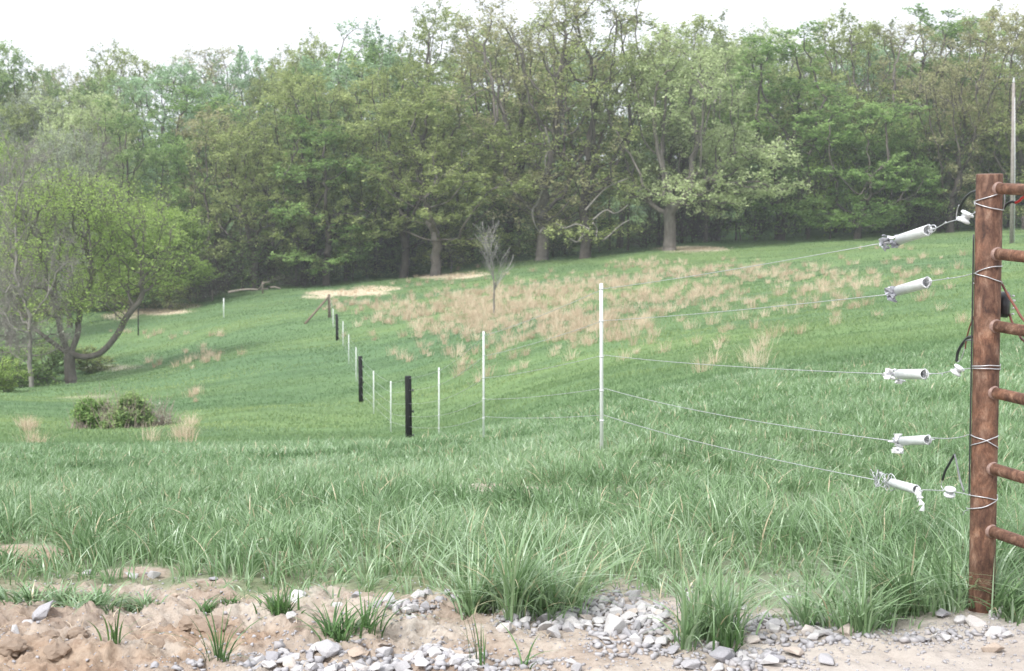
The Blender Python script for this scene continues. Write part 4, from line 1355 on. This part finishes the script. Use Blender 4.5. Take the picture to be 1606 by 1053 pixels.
# ================================================================= GRASS
def blades(base, h, wd, az, lean, seg, tint, curl=None, face=None):
    """ribbon blades: base (n,3); az lean azimuth; lean horizontal reach as a share of the height"""
    n_ = len(base)
    t = np.linspace(0, 1, seg + 1)
    dx = np.cos(az); dy = np.sin(az)
    reach = lean[:, None] * h[:, None] * t[None] ** 1.8
    zz = h[:, None] * (t[None] - 0.38 * np.clip(lean, 0, 1.6)[:, None] * t[None] ** 2.6)
    cx = base[:, 0:1] + dx[:, None] * reach; cy = base[:, 1:2] + dy[:, None] * reach; cz = base[:, 2:3] + zz
    fa = az + np.pi / 2 if face is None else face
    wx = np.cos(fa); wy = np.sin(fa)
    prof = (1 - t ** 2.2) * (0.75 + 0.25 * np.sin(t * 3.1))
    prof = np.maximum(prof, 0.0)
    hw = wd[:, None] * prof[None] * 0.5
    Lf = np.stack([cx - wx[:, None] * hw, cy - wy[:, None] * hw, cz], 2)
    Rt = np.stack([cx + wx[:, None] * hw, cy + wy[:, None] * hw, cz], 2)
    nv = 2 * seg + 1
    V = np.empty((n_, nv, 3), np.float32)
    V[:, 0:2 * seg:2] = Lf[:, :seg]; V[:, 1:2 * seg:2] = Rt[:, :seg]
    V[:, 2 * seg] = np.stack([cx[:, -1], cy[:, -1], cz[:, -1]], 1)
    fq = []
    for s_ in range(seg - 1): fq += [2 * s_, 2 * s_ + 1, 2 * s_ + 3, 2 * s_ + 2]
    fq += [2 * seg - 2, 2 * seg - 1, 2 * seg]
    fq = np.array(fq)
    loops = (fq[None] + (np.arange(n_) * nv)[:, None]).ravel()
    counts = np.tile(np.array([4] * (seg - 1) + [3]), n_)
    return V.reshape(-1, 3), loops, counts, np.repeat(tint, nv)
def join(parts):
    V = []; Ls = []; C = []; T = []; off = 0
    for v, l, c_, t in parts:
        V.append(v); Ls.append(l + off); C.append(c_); T.append(t); off += len(v)
    return np.concatenate(V), np.concatenate(Ls), np.concatenate(C), np.concatenate(T)

M['grass'] = leafy("lush_grass", [(0.0, (0.085, 0.15, 0.06)), (0.35, (0.16, 0.27, 0.12)), (0.6, (0.24, 0.36, 0.178)), (0.85, (0.38, 0.50, 0.34)), (0.93, (0.36, 0.44, 0.24)), (1.0, (0.56, 0.48, 0.32))], 0.3, 0.36, 0.7)
M['field_grass'] = leafy("field_grass", [(0.0, (0.12, 0.205, 0.095)), (0.4, (0.155, 0.247, 0.115)), (0.7, (0.19, 0.28, 0.12)), (1.0, (0.27, 0.355, 0.15))], 0.3, 0.6, 0.3)
M['dry'] = leafy("dry_tan_grass", [(0.0, (0.39, 0.29, 0.20)), (0.5, (0.63, 0.505, 0.37)), (1.0, (0.82, 0.72, 0.56))], 0.35, 0.8, 0.1)
M['tuft_grass'] = leafy("tuft_grass", [(0.0, (0.04, 0.085, 0.03)), (0.4, (0.08, 0.165, 0.05)), (0.75, (0.13, 0.24, 0.08)), (1.0, (0.2, 0.3, 0.15))], 0.3, 0.4, 0.5)

def scatter(y0, y1, dens, margin=1.22, extra=0.8):
    wmax = 0.36 * y1 * margin + extra
    n_ = int(2 * wmax * (y1 - y0) * dens)
    X = RNG.uniform(-wmax, wmax, n_); Y = RNG.uniform(y0, y1, n_)
    k = np.abs(X) < (0.36 * Y * margin + extra)
    return X[k], Y[k]

def meadow():
    parts = []
    for (y0, y1, dens, seg, wmin, wmax, hmin, hmax) in [(4.0, 6.0, 3500, 5, .0035, .0085, .08, .20), (6.0, 9, 3000, 4, .0045, .009, .065, .16),
                                                        (9, 14, 1900, 3, .005, .010, .06, .145), (14, 24, 800, 3, .008, .014, .06, .15)]:
        X, Y = scatter(y0, y1, dens, 1.25, 2.2)
        # pull blades together into tussocks
        cell = 0.11
        ix = np.floor(X / cell); iy = np.floor(Y / cell)
        cx = (ix + _hash(ix, iy, 3)) * cell; cy = (iy + _hash(ix, iy, 4)) * cell
        pull = 0.5 * _hash(ix, iy, 6)
        bx = X + (cx - X) * pull; by = Y + (cy - Y) * pull
        Z = Hh(bx, by)
        den = grass_density(bx, by, Z) * (0.62 + 0.6 * fbm(bx * 1.6, by * 1.6, 12))
        k = RNG.random(len(bx)) < den
        bx, by, Z, ix, iy, den = bx[k], by[k], Z[k], ix[k], iy[k], den[k]
        ox, oy = X[k] - cx[k], Y[k] - cy[k]
        n_ = len(bx)
        patch = fbm(bx * 0.55, by * 0.55, 41)
        patch2 = fbm(bx * 2.3, by * 1.6, 43, 3)
        tall = 0.62 + 0.75 * sstep(.3, .72, patch2) 
        edge = sstep(0.0, .8, by - np.interp(bx, EX, EY))
        h = RNG.uniform(hmin, hmax, n_) * tall * (0.7 + .3 * edge) * np.where(project(bx, by, H0(bx, by))[1] > 912, .6, 1.0) * (0.8 + 0.5 * _hash(ix, iy, 9))
        h *= np.where(by > 8, .85, .93)
        for (fx_, fy_) in [(0.64, 10.2), (-0.33, 16.2), (-1.24, 24.0)]:
            h *= 1 - .72 * np.exp(-(((bx - fx_) / .22) ** 2 + ((by - fy_ + .35) / .55) ** 2))
        az = np.arctan2(oy, ox) + RNG.normal(0, 0.7, n_)
        # prevailing lean to the right and towards the track
        wx = np.cos(az) + 0.45 * (fbm(bx * .7, by * .7, 50, 2) - .35) * 2; wy = np.sin(az) - 0.25
        az = np.arctan2(wy, wx)
        lean = np.abs(RNG.normal(0.5, 0.38, n_)) + .1
        tint = np.clip(0.5 + (patch - .5) * .9 + (_hash(ix, iy, 15) - .5) * .25 + RNG.normal(0, .16, n_), 0, .9)
        dead = RNG.random(n_) < 0.03
        tint[dead] = 1.0
        face = RNG.uniform(0, np.pi, n_)
        parts.append(blades(np.stack([bx, by, Z - .01], 1), h, RNG.uniform(wmin, wmax, n_), az, lean, seg, tint, face=face))
    V, Ls, C, T = join(parts)
    me = np_mesh("grass", V, Ls, C, M['grass'], tint=T)
    tag(link("meadow_grass", me), "long blue green grass filling the foreground meadow", None, kind='stuff')

def field():
    parts = []
    for (y0, y1, dens, wmin, wmax, hmin, hmax) in [(22, 34, 330, .010, .02, .05, .13), (34, 60, 120, .018, .035, .05, .13), (60, 128, 40, .03, .06, .06, .14)]:
        X, Y = scatter(y0, y1, dens, 1.15, 2)
        Z = Hh(X, Y)
        px, py = project(X, Y, Z)
        st = blobs(px, py, [(545, 460, 70, 6, 1), (700, 433, 60, 4, 1), (1085, 390, 62, 4, 1), (240, 489, 60, 6, 1), (60, 487, 80, 5, 1)])
        k = RNG.random(len(X)) < (1 - sstep(.25, .6, st)) * (0.45 + .55 * sstep(.35, .6, fbm(X * .35, Y * .35, 61)))
        X, Y, Z = X[k], Y[k], Z[k]; n_ = len(X)
        p = fbm(X * .06, Y * .12, 71) ; p2 = fbm(X * .4, Y * .6, 73)
        tint = np.clip(.5 + (p - .5) * 1.8 + (p2 - .5) * .6 + RNG.normal(0, .1, n_), 0, 1)
        h = RNG.uniform(hmin, hmax, n_) * (.5 + p2)
        parts.append(blades(np.stack([X, Y, Z - .02], 1), h, RNG.uniform(wmin, wmax, n_), RNG.uniform(0, 6.28, n_), np.abs(RNG.normal(.5, .3, n_)), 2, tint, face=RNG.normal(0, .7, n_)))
    V, Ls, C, T = join(parts)
    me = np_mesh("field_grass", V, Ls, C, M['field_grass'], tint=T)
    tag(link("pasture_grass", me), "short green turf of the sloping far pasture", None, kind='stuff')

def dry():
    # tussock centres drawn from the tan patches
    B = [(760, 500, 120, 40, 1), (640, 492, 70, 22, .8), (880, 505, 90, 40, .9), (960, 515, 70, 35, .8), (1050, 465, 120, 25, .55), (1200, 430, 110, 12, .42), (1100, 430, 100, 11, .6),
         (1330, 450, 90, 10, .38), (1250, 480, 150, 30, .2), (820, 460, 110, 14, .7), (960, 445, 80, 14, .6), (560, 480, 40, 14, .5), (745, 575, 40, 25, .35), (900, 545, 100, 22, .35),
         (1120, 540, 160, 40, .16), (1350, 480, 160, 40, .14), (790, 600, 60, 25, .12), (1420, 420, 80, 25, .14), (1020, 420, 60, 8, .5), (1480, 520, 60, 60, .07),
         (330, 556, 22, 6, .5), (325, 570, 45, 14, .22), (270, 572, 50, 6, .2), (230, 527, 50, 5, .4), (340, 528, 14, 5, .4), (310, 635, 10, 25, .7), (290, 690, 8, 12, .7), (42, 690, 10, 20, .8), (55, 695, 10, 10, .5), (240, 680, 14, 16, .3), (300, 660, 16, 8, .7)]
    X, Y = scatter(23, 125, 4.6, 1.02, 1)
    Z = Hh(X, Y); px, py = project(X, Y, Z)
    cen_ = blobs(px, py, [(800, 498, 190, 42, 1)])
    pr = blobs(px, py, B) * sstep(.36, .60, fbm(X * .35, Y * .3, 81) + .07 + .10 * cen_) * (.85 + .5 * cen_)
    pr = pr * .8 * np.clip(Y / 55, .25, 1.3) ** .3
    k = RNG.random(len(X)) < pr * .8
    X, Y, Z = X[k], Y[k], Z[k]
    nb = np.where(Y < 35, 70, np.where(Y < 60, 46, 34))
    idx = np.repeat(np.arange(len(X)), nb); n_ = len(idx)
    sz = RNG.uniform(.5, 1.25, len(X))
    hgt = (0.52 * sz)[idx] * RNG.uniform(.5, 1.15, n_)
    a = RNG.uniform(0, 6.28, n_); r = (np.abs(RNG.normal(0, .13, n_)) * sz[idx])
    bx = X[idx] + r * np.cos(a); by = Y[idx] + r * np.sin(a)
    wd = RNG.uniform(.006, .013, n_) * np.clip(by / 45, .6, 1.8)
    lean = np.abs(RNG.normal(.25, .22, n_)) + (0.15)
    tint = np.clip(.5 + (RNG.random(len(X))[idx] - .5) * .6 + RNG.normal(0, .2, n_), 0, 1)
    V, Ls, C, T = blades(np.stack([bx, by, Hh(bx, by) - .02], 1), hgt, wd, a + RNG.normal(0, .6, n_), lean, 2, tint, face=RNG.normal(0, .8, n_))
    me = np_mesh("dry_grass", V, Ls, C, M['dry'], tint=T)
    tag(link("dry_grass", me), "tan tussocks of last year's dry grass across the slope", None, kind='stuff')

def straw_litter():
    # broken straw lying on the pale strips at the wood edge and on the near soil
    pts = []
    X, Y = scatter(60, 126, 22, 1.0, 1)
    Z = Hh(X, Y); px, py = project(X, Y, Z)
    st = blobs(px, py, [(545, 460, 70, 5, 1), (590, 453, 42, 4.5, 1), (700, 433, 60, 3.5, .8), (1085, 390, 62, 3.5, .9), (240, 489, 55, 5, 1), (290, 480, 25, 3.5, .8), (60, 487, 80, 4, .8)])
    k = RNG.random(len(X)) < sstep(.25, .7, st)
    X, Y, Z = X[k], Y[k], Z[k]; n_ = len(X)
    a = blades(np.stack([X, Y, Z], 1), RNG.uniform(.05, .16, n_), RNG.uniform(.04, .09, n_), RNG.uniform(0, 6.28, n_), RNG.uniform(.8, 2.2, n_), 2, np.clip(.75 + RNG.normal(0, .2, n_), 0, 1), face=RNG.normal(0, .8, n_))
    X, Y = scatter(3.7, 5.6, 900, 1.1, .3)
    Z = Hh(X, Y); den = grass_density(X, Y, Z); cl = fbm(X * 4, Y * 4, 91)
    k = RNG.random(len(X)) < sstep(.48, .68, cl) * (1 - .5 * den) * sstep(.6, -1.2, X) * .5
    X, Y, Z = X[k], Y[k], Z[k]; n_ = len(X)
    b = blades(np.stack([X, Y, Z + .002], 1), RNG.uniform(.015, .035, n_), RNG.uniform(.0018, .0035, n_), RNG.uniform(0, 6.28, n_), RNG.uniform(1.2, 3.2, n_), 3, np.clip(.5 + RNG.normal(0, .25, n_), 0, 1))
    V, Ls, C, T = join([a, b])
    me = np_mesh("straw", V, Ls, C, M['dry'], tint=T)
    tag(link("straw_litter", me), "pale straw litter on the bare strips and track soil", None, kind='stuff')

meadow(); field(); dry(); straw_litter()

def tuft(px, py, n_, hmin, hmax, rad, label, leanm=.6, wind=(0, 0), w_=(.0045, .0095), m='tuft_grass', tb=.5, lean_s=.35):
    g = Pz(px, py); x, y = g.x, g.y
    z = h1(x, y)
    kc = max(1, int(n_ / 38))
    ca_ = RNG.uniform(0, 6.28, kc); cr_ = rad * 1.6 * RNG.random(kc) ** .6
    ki = RNG.integers(0, kc, n_)
    sx_ = cr_ * np.cos(ca_) if kc > 1 else np.zeros(1); sy_ = cr_ * np.sin(ca_) * .7 if kc > 1 else np.zeros(1)
    ks = RNG.uniform(.6, 1.15, kc); kw = RNG.normal(0, .5, (kc, 2))
    a = RNG.uniform(0, 6.28, n_); r = np.abs(RNG.normal(0, min(rad, .028), n_))
    bx = x + sx_[ki] + r * np.cos(a); by = y + sy_[ki] + r * np.sin(a)
    az = np.arctan2(np.sin(a) + wind[1] + kw[ki, 1] + RNG.normal(0, .35, n_), np.cos(a) + wind[0] + kw[ki, 0] + RNG.normal(0, .35, n_))
    h = RNG.uniform(hmin * .6, hmax * 1.1, n_) * ks[ki] * (1 - .25 * np.clip(r / (rad * 3), 0, 1))
    lean = np.abs(RNG.normal(leanm, lean_s, n_))
    tint = np.clip(tb + RNG.normal(0, .2, n_), 0, 1)
    V, Ls, C, T = blades(np.stack([bx, by, Hh(bx, by) - .01], 1) - np.array([x, y, z]), h, RNG.uniform(*w_, n_), az, lean, 7, tint, face=az + np.pi / 2 + RNG.normal(0, .5, n_))
    me = np_mesh("grass_tuft", V, Ls, C, M[m], tint=T)
    tag(link("grass_tuft", me, None, (x, y, z)), label, 'grass tuft', "grass tufts along the track")
tuft(548, 1000, 170, .10, .21, .045, "dark green tuft alone on the bare soil left of the gravel", .75)
tuft(436, 972, 90, .10, .2, .03, "sparse grey green tuft left of the dark green one", .6)
tuft(325, 955, 60, .05, .11, .02, "small tuft on the bare soil, left one of a pair", .7)
tuft(362, 952, 45, .05, .09, .02, "smallest tuft on the bare soil, right one of a pair", .8)
tuft(840, 952, 560, .2, .36, .12, "big arching clump in the middle of the meadow edge", .7, (.5, -.1), m='grass', tb=.62)
tuft(780, 955, 190, .14, .26, .07, "lower arching clump at the left foot of the big middle clump", .8, (-.3, -.1), m='grass', tb=.6)
tuft(1100, 1008, 330, .16, .32, .075, "bushy tuft growing out of the gravel right of the middle", .6, (.15, -.1), m='grass', tb=.6)
tuft(1300, 990, 280, .14, .3, .11, "wide tuft at the gravel edge between the bushy tuft and the gate post", .7, (-.3, 0), m='grass', tb=.55)
tuft(1420, 965, 330, .18, .36, .10, "tall drooping clump just left of the gate post", .75, (-.6, -.1), m='grass', tb=.5)
tuft(1590, 965, 200, .12, .26, .07, "tuft at the foot of the gate on the right of the post", .8, (.2, -.1), m='grass', tb=.45)
tuft(1488, 950, 90, .12, .26, .06, "short tuft touching the left foot of the gate post", .8, (-.4, -.2), m='grass', tb=.45)
tuft(185, 1032, 16, .1, .2, .03, "few thin blades on the brown soil at lower left", .5, (.2, 0))
tuft(345, 1062, 34, .10, .22, .04, "loose long blades at the bottom edge left of the gravel", .6, (.8, 0), w_=(.004, .007))
tuft(755, 1050, 14, .14, .26, .03, "few tall thin stems at the bottom edge among the gravel", .35, (.2, 0), w_=(.0035, .006))
tuft(820, 1050, 8, .1, .18, .02, "two or three leaning blades right of the tall thin stems", .9, (1, 0), w_=(.0045, .007))
for (px, py, n_, lab) in [(20, 948, 90, "low ragged tuft at the left photo edge below the small bare mound"), (75, 950, 80, "second low ragged tuft from the left edge, below the bare mound"),
                          (120, 955, 90, "low ragged tuft left of the white stones on the soil"), (170, 958, 80, "low ragged tuft below the white stones on the soil"), (225, 950, 60, "last low ragged tuft on the right of the left grass strip")]:
    tuft(px, py, n_, .06, .13, .06, lab, 1.0, m='grass', tb=.5)
tuft(1145, 1022, 30, .12, .22, .03, "thin upright blades at the right foot of the bushy gravel tuft", .4)

# ================================================================= STONES
def rock_pts(rg, s, flat=.62):
    pts = []
    for _ in range(rg.randint(11, 16)):
        v = Vector((rg.gauss(0, 1), rg.gauss(0, 1), rg.gauss(0, 1))).normalized()
        v = Vector((v.x * s * rg.uniform(.75, 1.15), v.y * s * rg.uniform(.6, 1.0), v.z * s * flat * rg.uniform(.7, 1.1)))
        pts.append(v)
    return pts
def rock_mesh(seed):
    rg = random.Random(seed)
    bm = bmesh.new()
    for p in rock_pts(rg, 1.0): bm.verts.new(p)
    r = bmesh.ops.convex_hull(bm, input=bm.verts)
    bmesh.ops.delete(bm, geom=[v for v in bm.verts if not v.link_faces], context='VERTS')
    bmesh.ops.dissolve_limit(bm, angle_limit=.25, verts=bm.verts, edges=bm.edges)
    bmesh.ops.bevel(bm, geom=list(bm.edges), offset=.06, segments=2, profile=.6, affect='EDGES', clamp_overlap=True)
    bmesh.ops.triangulate(bm, faces=[f for f in bm.faces if len(f.verts) > 4])
    for v in bm.verts:
        v.co *= 1 + .05 * math.sin(v.co.x * 9 + seed) * math.sin(v.co.y * 8) 
    me = bpy.data.meshes.new("stone"); bm.to_mesh(me); bm.free()
    me.materials.append(M['rock'])
    return me
ROCKS = [rock_mesh(100 + i) for i in range(14)]
GB_ = [(470, 1048, 100, 26, 1.3), (600, 1035, 130, 24, 1.4), (700, 1052, 80, 22, 1.2), (300, 1052, 70, 14, .6), (830, 1045, 80, 14, .35), (900, 965, 90, 26, .9), (985, 975, 55, 38, 1), (830, 970, 60, 14, .6), (1020, 1020, 90, 20, .7),
       (1150, 1035, 110, 20, .9), (1290, 1010, 150, 16, .7), (1450, 1000, 90, 14, .45), (1200, 985, 80, 10, .7), (640, 955, 50, 12, .6), (730, 940, 60, 8, .5), (1560, 1000, 60, 10, .4), (400, 1045, 40, 10, .5)]
def stone_density(X, Y, Z):
    px, py = project(X, Y, H0(X, Y))
    d = blobs(px, py, GB_)
    return np.maximum(d, .045 * (py > 900))
def place_stones():
    rg = random.Random(8)
    N_ = 130000
    X = RNG.uniform(-2.2, 2.4, N_); Y = RNG.uniform(3.3, 5.1, N_); Z = Hh(X, Y)
    den = stone_density(X, Y, Z) * (1 - .35 * edge_mask(X, Y))
    den = den * (0.6 + .7 * sstep(.35, .6, fbm(X * 5, Y * 5, 19)))
    order = [i for i in range(N_) if RNG.random() < den[i]]
    big = []
    cell = {}
    def ok(x, y, s):
        cx, cy = int(x / .1), int(y / .1)
        for a in (-1, 0, 1):
            for b in (-1, 0, 1):
                for (u, v, t) in cell.get((cx + a, cy + b), []):
                    if (u - x) ** 2 + (v - y) ** 2 < ((s + t) * .82) ** 2: return False
        return True
    nb = 0
    small = []
    explicit = [(70, 980, .05), (45, 985, .03), (205, 893, .035), (240, 890, .03), (140, 886, .028), (530, 945, .028), (560, 930, .032), (670, 925, .03), (655, 930, .026), (905, 925, .02),
                (968, 995, .062), (995, 935, .045), (870, 998, .045), (790, 992, .033), (730, 953, .03), (765, 950, .028), (1215, 1000, .03), (1130, 1040, .05), (1395, 975, .03), (1480, 975, .03), (1562, 965, .045),
                (420, 1005, .022), (515, 1035, .048), (600, 1030, .04), (450, 1052, .05), (620, 965, .03), (800, 1035, .03), (1505, 985, .03), (1240, 945, .03), (1160, 950, .035)]
    def add_big(x, y, s, near_label):
        o = link("stone", ROCKS[rg.randrange(len(ROCKS))])
        z = h1(x, y)
        o.location = (x, y, z + s * .3)
        o.scale = (s, s * rg.uniform(.8, 1.1), s * rg.uniform(.75, 1.1))
        o.rotation_euler = (rg.uniform(-.5, .5), rg.uniform(-.5, .5), rg.uniform(0, 6.28))
        px, _ = project(x, y, np.array(z)); px = float(px)
        zone = ("left" if px < 380 else "bottom middle" if px < 760 else "middle" if px < 1080 else "right")
        lab = {"left": "pale stone on the brown soil at the left", "bottom middle": "pale angular stone in the gravel left of the tall thin stems",
               "middle": "pale angular stone in the gravel below the big middle clump", "right": "pale angular stone on the track near the gate"}[zone]
        tag(o, lab, 'stone', "limestone pieces, " + zone)
    for (px, py, s) in explicit:
        g = Pz(px, py); add_big(g.x, g.y, s, ''); cell.setdefault((int(g.x / .1), int(g.y / .1)), []).append((g.x, g.y, s))
    for i in order:
        x, y = X[i], Y[i]
        if nb < 262:
            if den[i] < .5: 
                if rg.random() > .06: continue
            s = rg.uniform(.020, .038) * (1.25 if rg.random() < .15 else 1)
            if ok(x, y, s * .68):
                add_big(x, y, s, ''); nb += 1
                cell.setdefault((int(x / .1), int(y / .1)), []).append((x, y, s * .68))
        else:
            s = .010 + .015 * rg.random() ** 1.3
            if den[i] < .3: s *= .4
            if ok(x, y, s * .62) or rg.random() < .1:
                small.append((x, y, s)); cell.setdefault((int(x / .1), int(y / .1)), []).append((x, y, s * .62))
            if len(small) > 12000: break
    # loose grit everywhere on the track
    for i in range(5200):
        x = rg.uniform(-2.2, 2.4); y = rg.uniform(3.4, 5.0)
        small.append((x, y, .0015 + .0045 * rg.random() ** 2))
    sa = np.array(small)
    zz = Hh(sa[:, 0], sa[:, 1])
    em = edge_mask(sa[:, 0], sa[:, 1])
    keep = RNG.random(len(sa)) > em * .6
    sa = sa[keep]; zz = zz[keep]
    protos = []
    for q in range(10):
        bm = bmesh.new()
        for p in rock_pts(random.Random(q + 50), 1.0, .7)[:9]: bm.verts.new(p)
        bmesh.ops.convex_hull(bm, input=bm.verts)
        bmesh.ops.delete(bm, geom=[v for v in bm.verts if not v.link_faces], context='VERTS')
        bm.verts.index_update()
        protos.append((np.array([v.co[:] for v in bm.verts]), np.array([[v.index for v in f.verts] for f in bm.faces if len(f.verts) == 3])))
        bm.free()
    parts = []
    for i, (x, y, s) in enumerate(sa):
        v, f = protos[i % 10]
        a = rg.uniform(0, 6.28); c_, s_ = math.cos(a), math.sin(a)
        R_ = np.array([[c_, -s_, 0], [s_, c_, 0], [0, 0, 1]])
        vv = (v * np.array([1, rg.uniform(.7, 1.1), rg.uniform(.7, 1.2)])) @ R_.T * s + np.array([x, y, zz[i] + s * .25])
        parts.append((vv, f.ravel(), np.full(len(f), 3), np.full(len(v), max(0, rg.gauss(.1, .3)))))
    V, Ls, C, T = join(parts)
    me = np_mesh("gravel", V, Ls, C, M['rock'], tint=np.clip(T, 0, 1))
    tag(link("gravel", me), "small crushed limestone gravel and grit along the track", None, kind='stuff')
place_stones()

# brown clods on the left bank
def clods():
    rg = random.Random(3)
    m, nt, b = mat("brown_soil_clod", 0.95)
    nz = noise(nt, 40, 6, .75, coords(nt)); r = ramp(nt, nz.outputs[0], [(0.3, (.2, .14, .10)), (.7, (.46, .36, .28))])
    nt.links.new(r.outputs[0], b.inputs['Base Color']); bumpn(nt, b, nz.outputs[0], .8, .006)
    protos = []
    for i in range(5):
        bm = bmesh.new(); bmesh.ops.create_icosphere(bm, subdivisions=3, radius=1)
        for v in bm.verts:
            c = v.co
            k = fbm(np.array([c.x * 2 + i * 7]), np.array([c.y * 2 + c.z * 3]), 5 + i, 4)[0]
            k2 = fbm(np.array([c.x * 6 + i]), np.array([c.y * 6 - c.z * 5]), 9 + i, 3)[0]
            v.co *= .35 + .9 * k + .5 * k2; v.co.z *= .6
        me = bpy.data.meshes.new("soil_clod"); bm.to_mesh(me); bm.free(); me.materials.append(m)
        protos.append(me)
    for (px, py, s) in [(28, 862, .05), (60, 858, .04), (48, 870, .035), (120, 1005, .03), (80, 1018, .025), (245, 1018, .035), (262, 995, .03), (300, 985, .04), (330, 990, .05), (365, 990, .035), (20, 1040, .04), (90, 1040, .035), (270, 1030, .025)]:
        g = Pz(px, py); z = h1(g.x, g.y)
        o = link("soil_clod", protos[rg.randrange(5)], None, (g.x, g.y, z + s * .2)); o.scale = (s, s, s * .9); o.rotation_euler = (0, 0, rg.uniform(0, 6))
        if py < 900: tag(o, "brown soil clod in the small bare mound at the left meadow edge", 'soil clod', "clods in the mound")
        else: tag(o, "crumbly brown soil clod on the bare bank at lower left", 'soil clod', "clods on the bank")
clods()
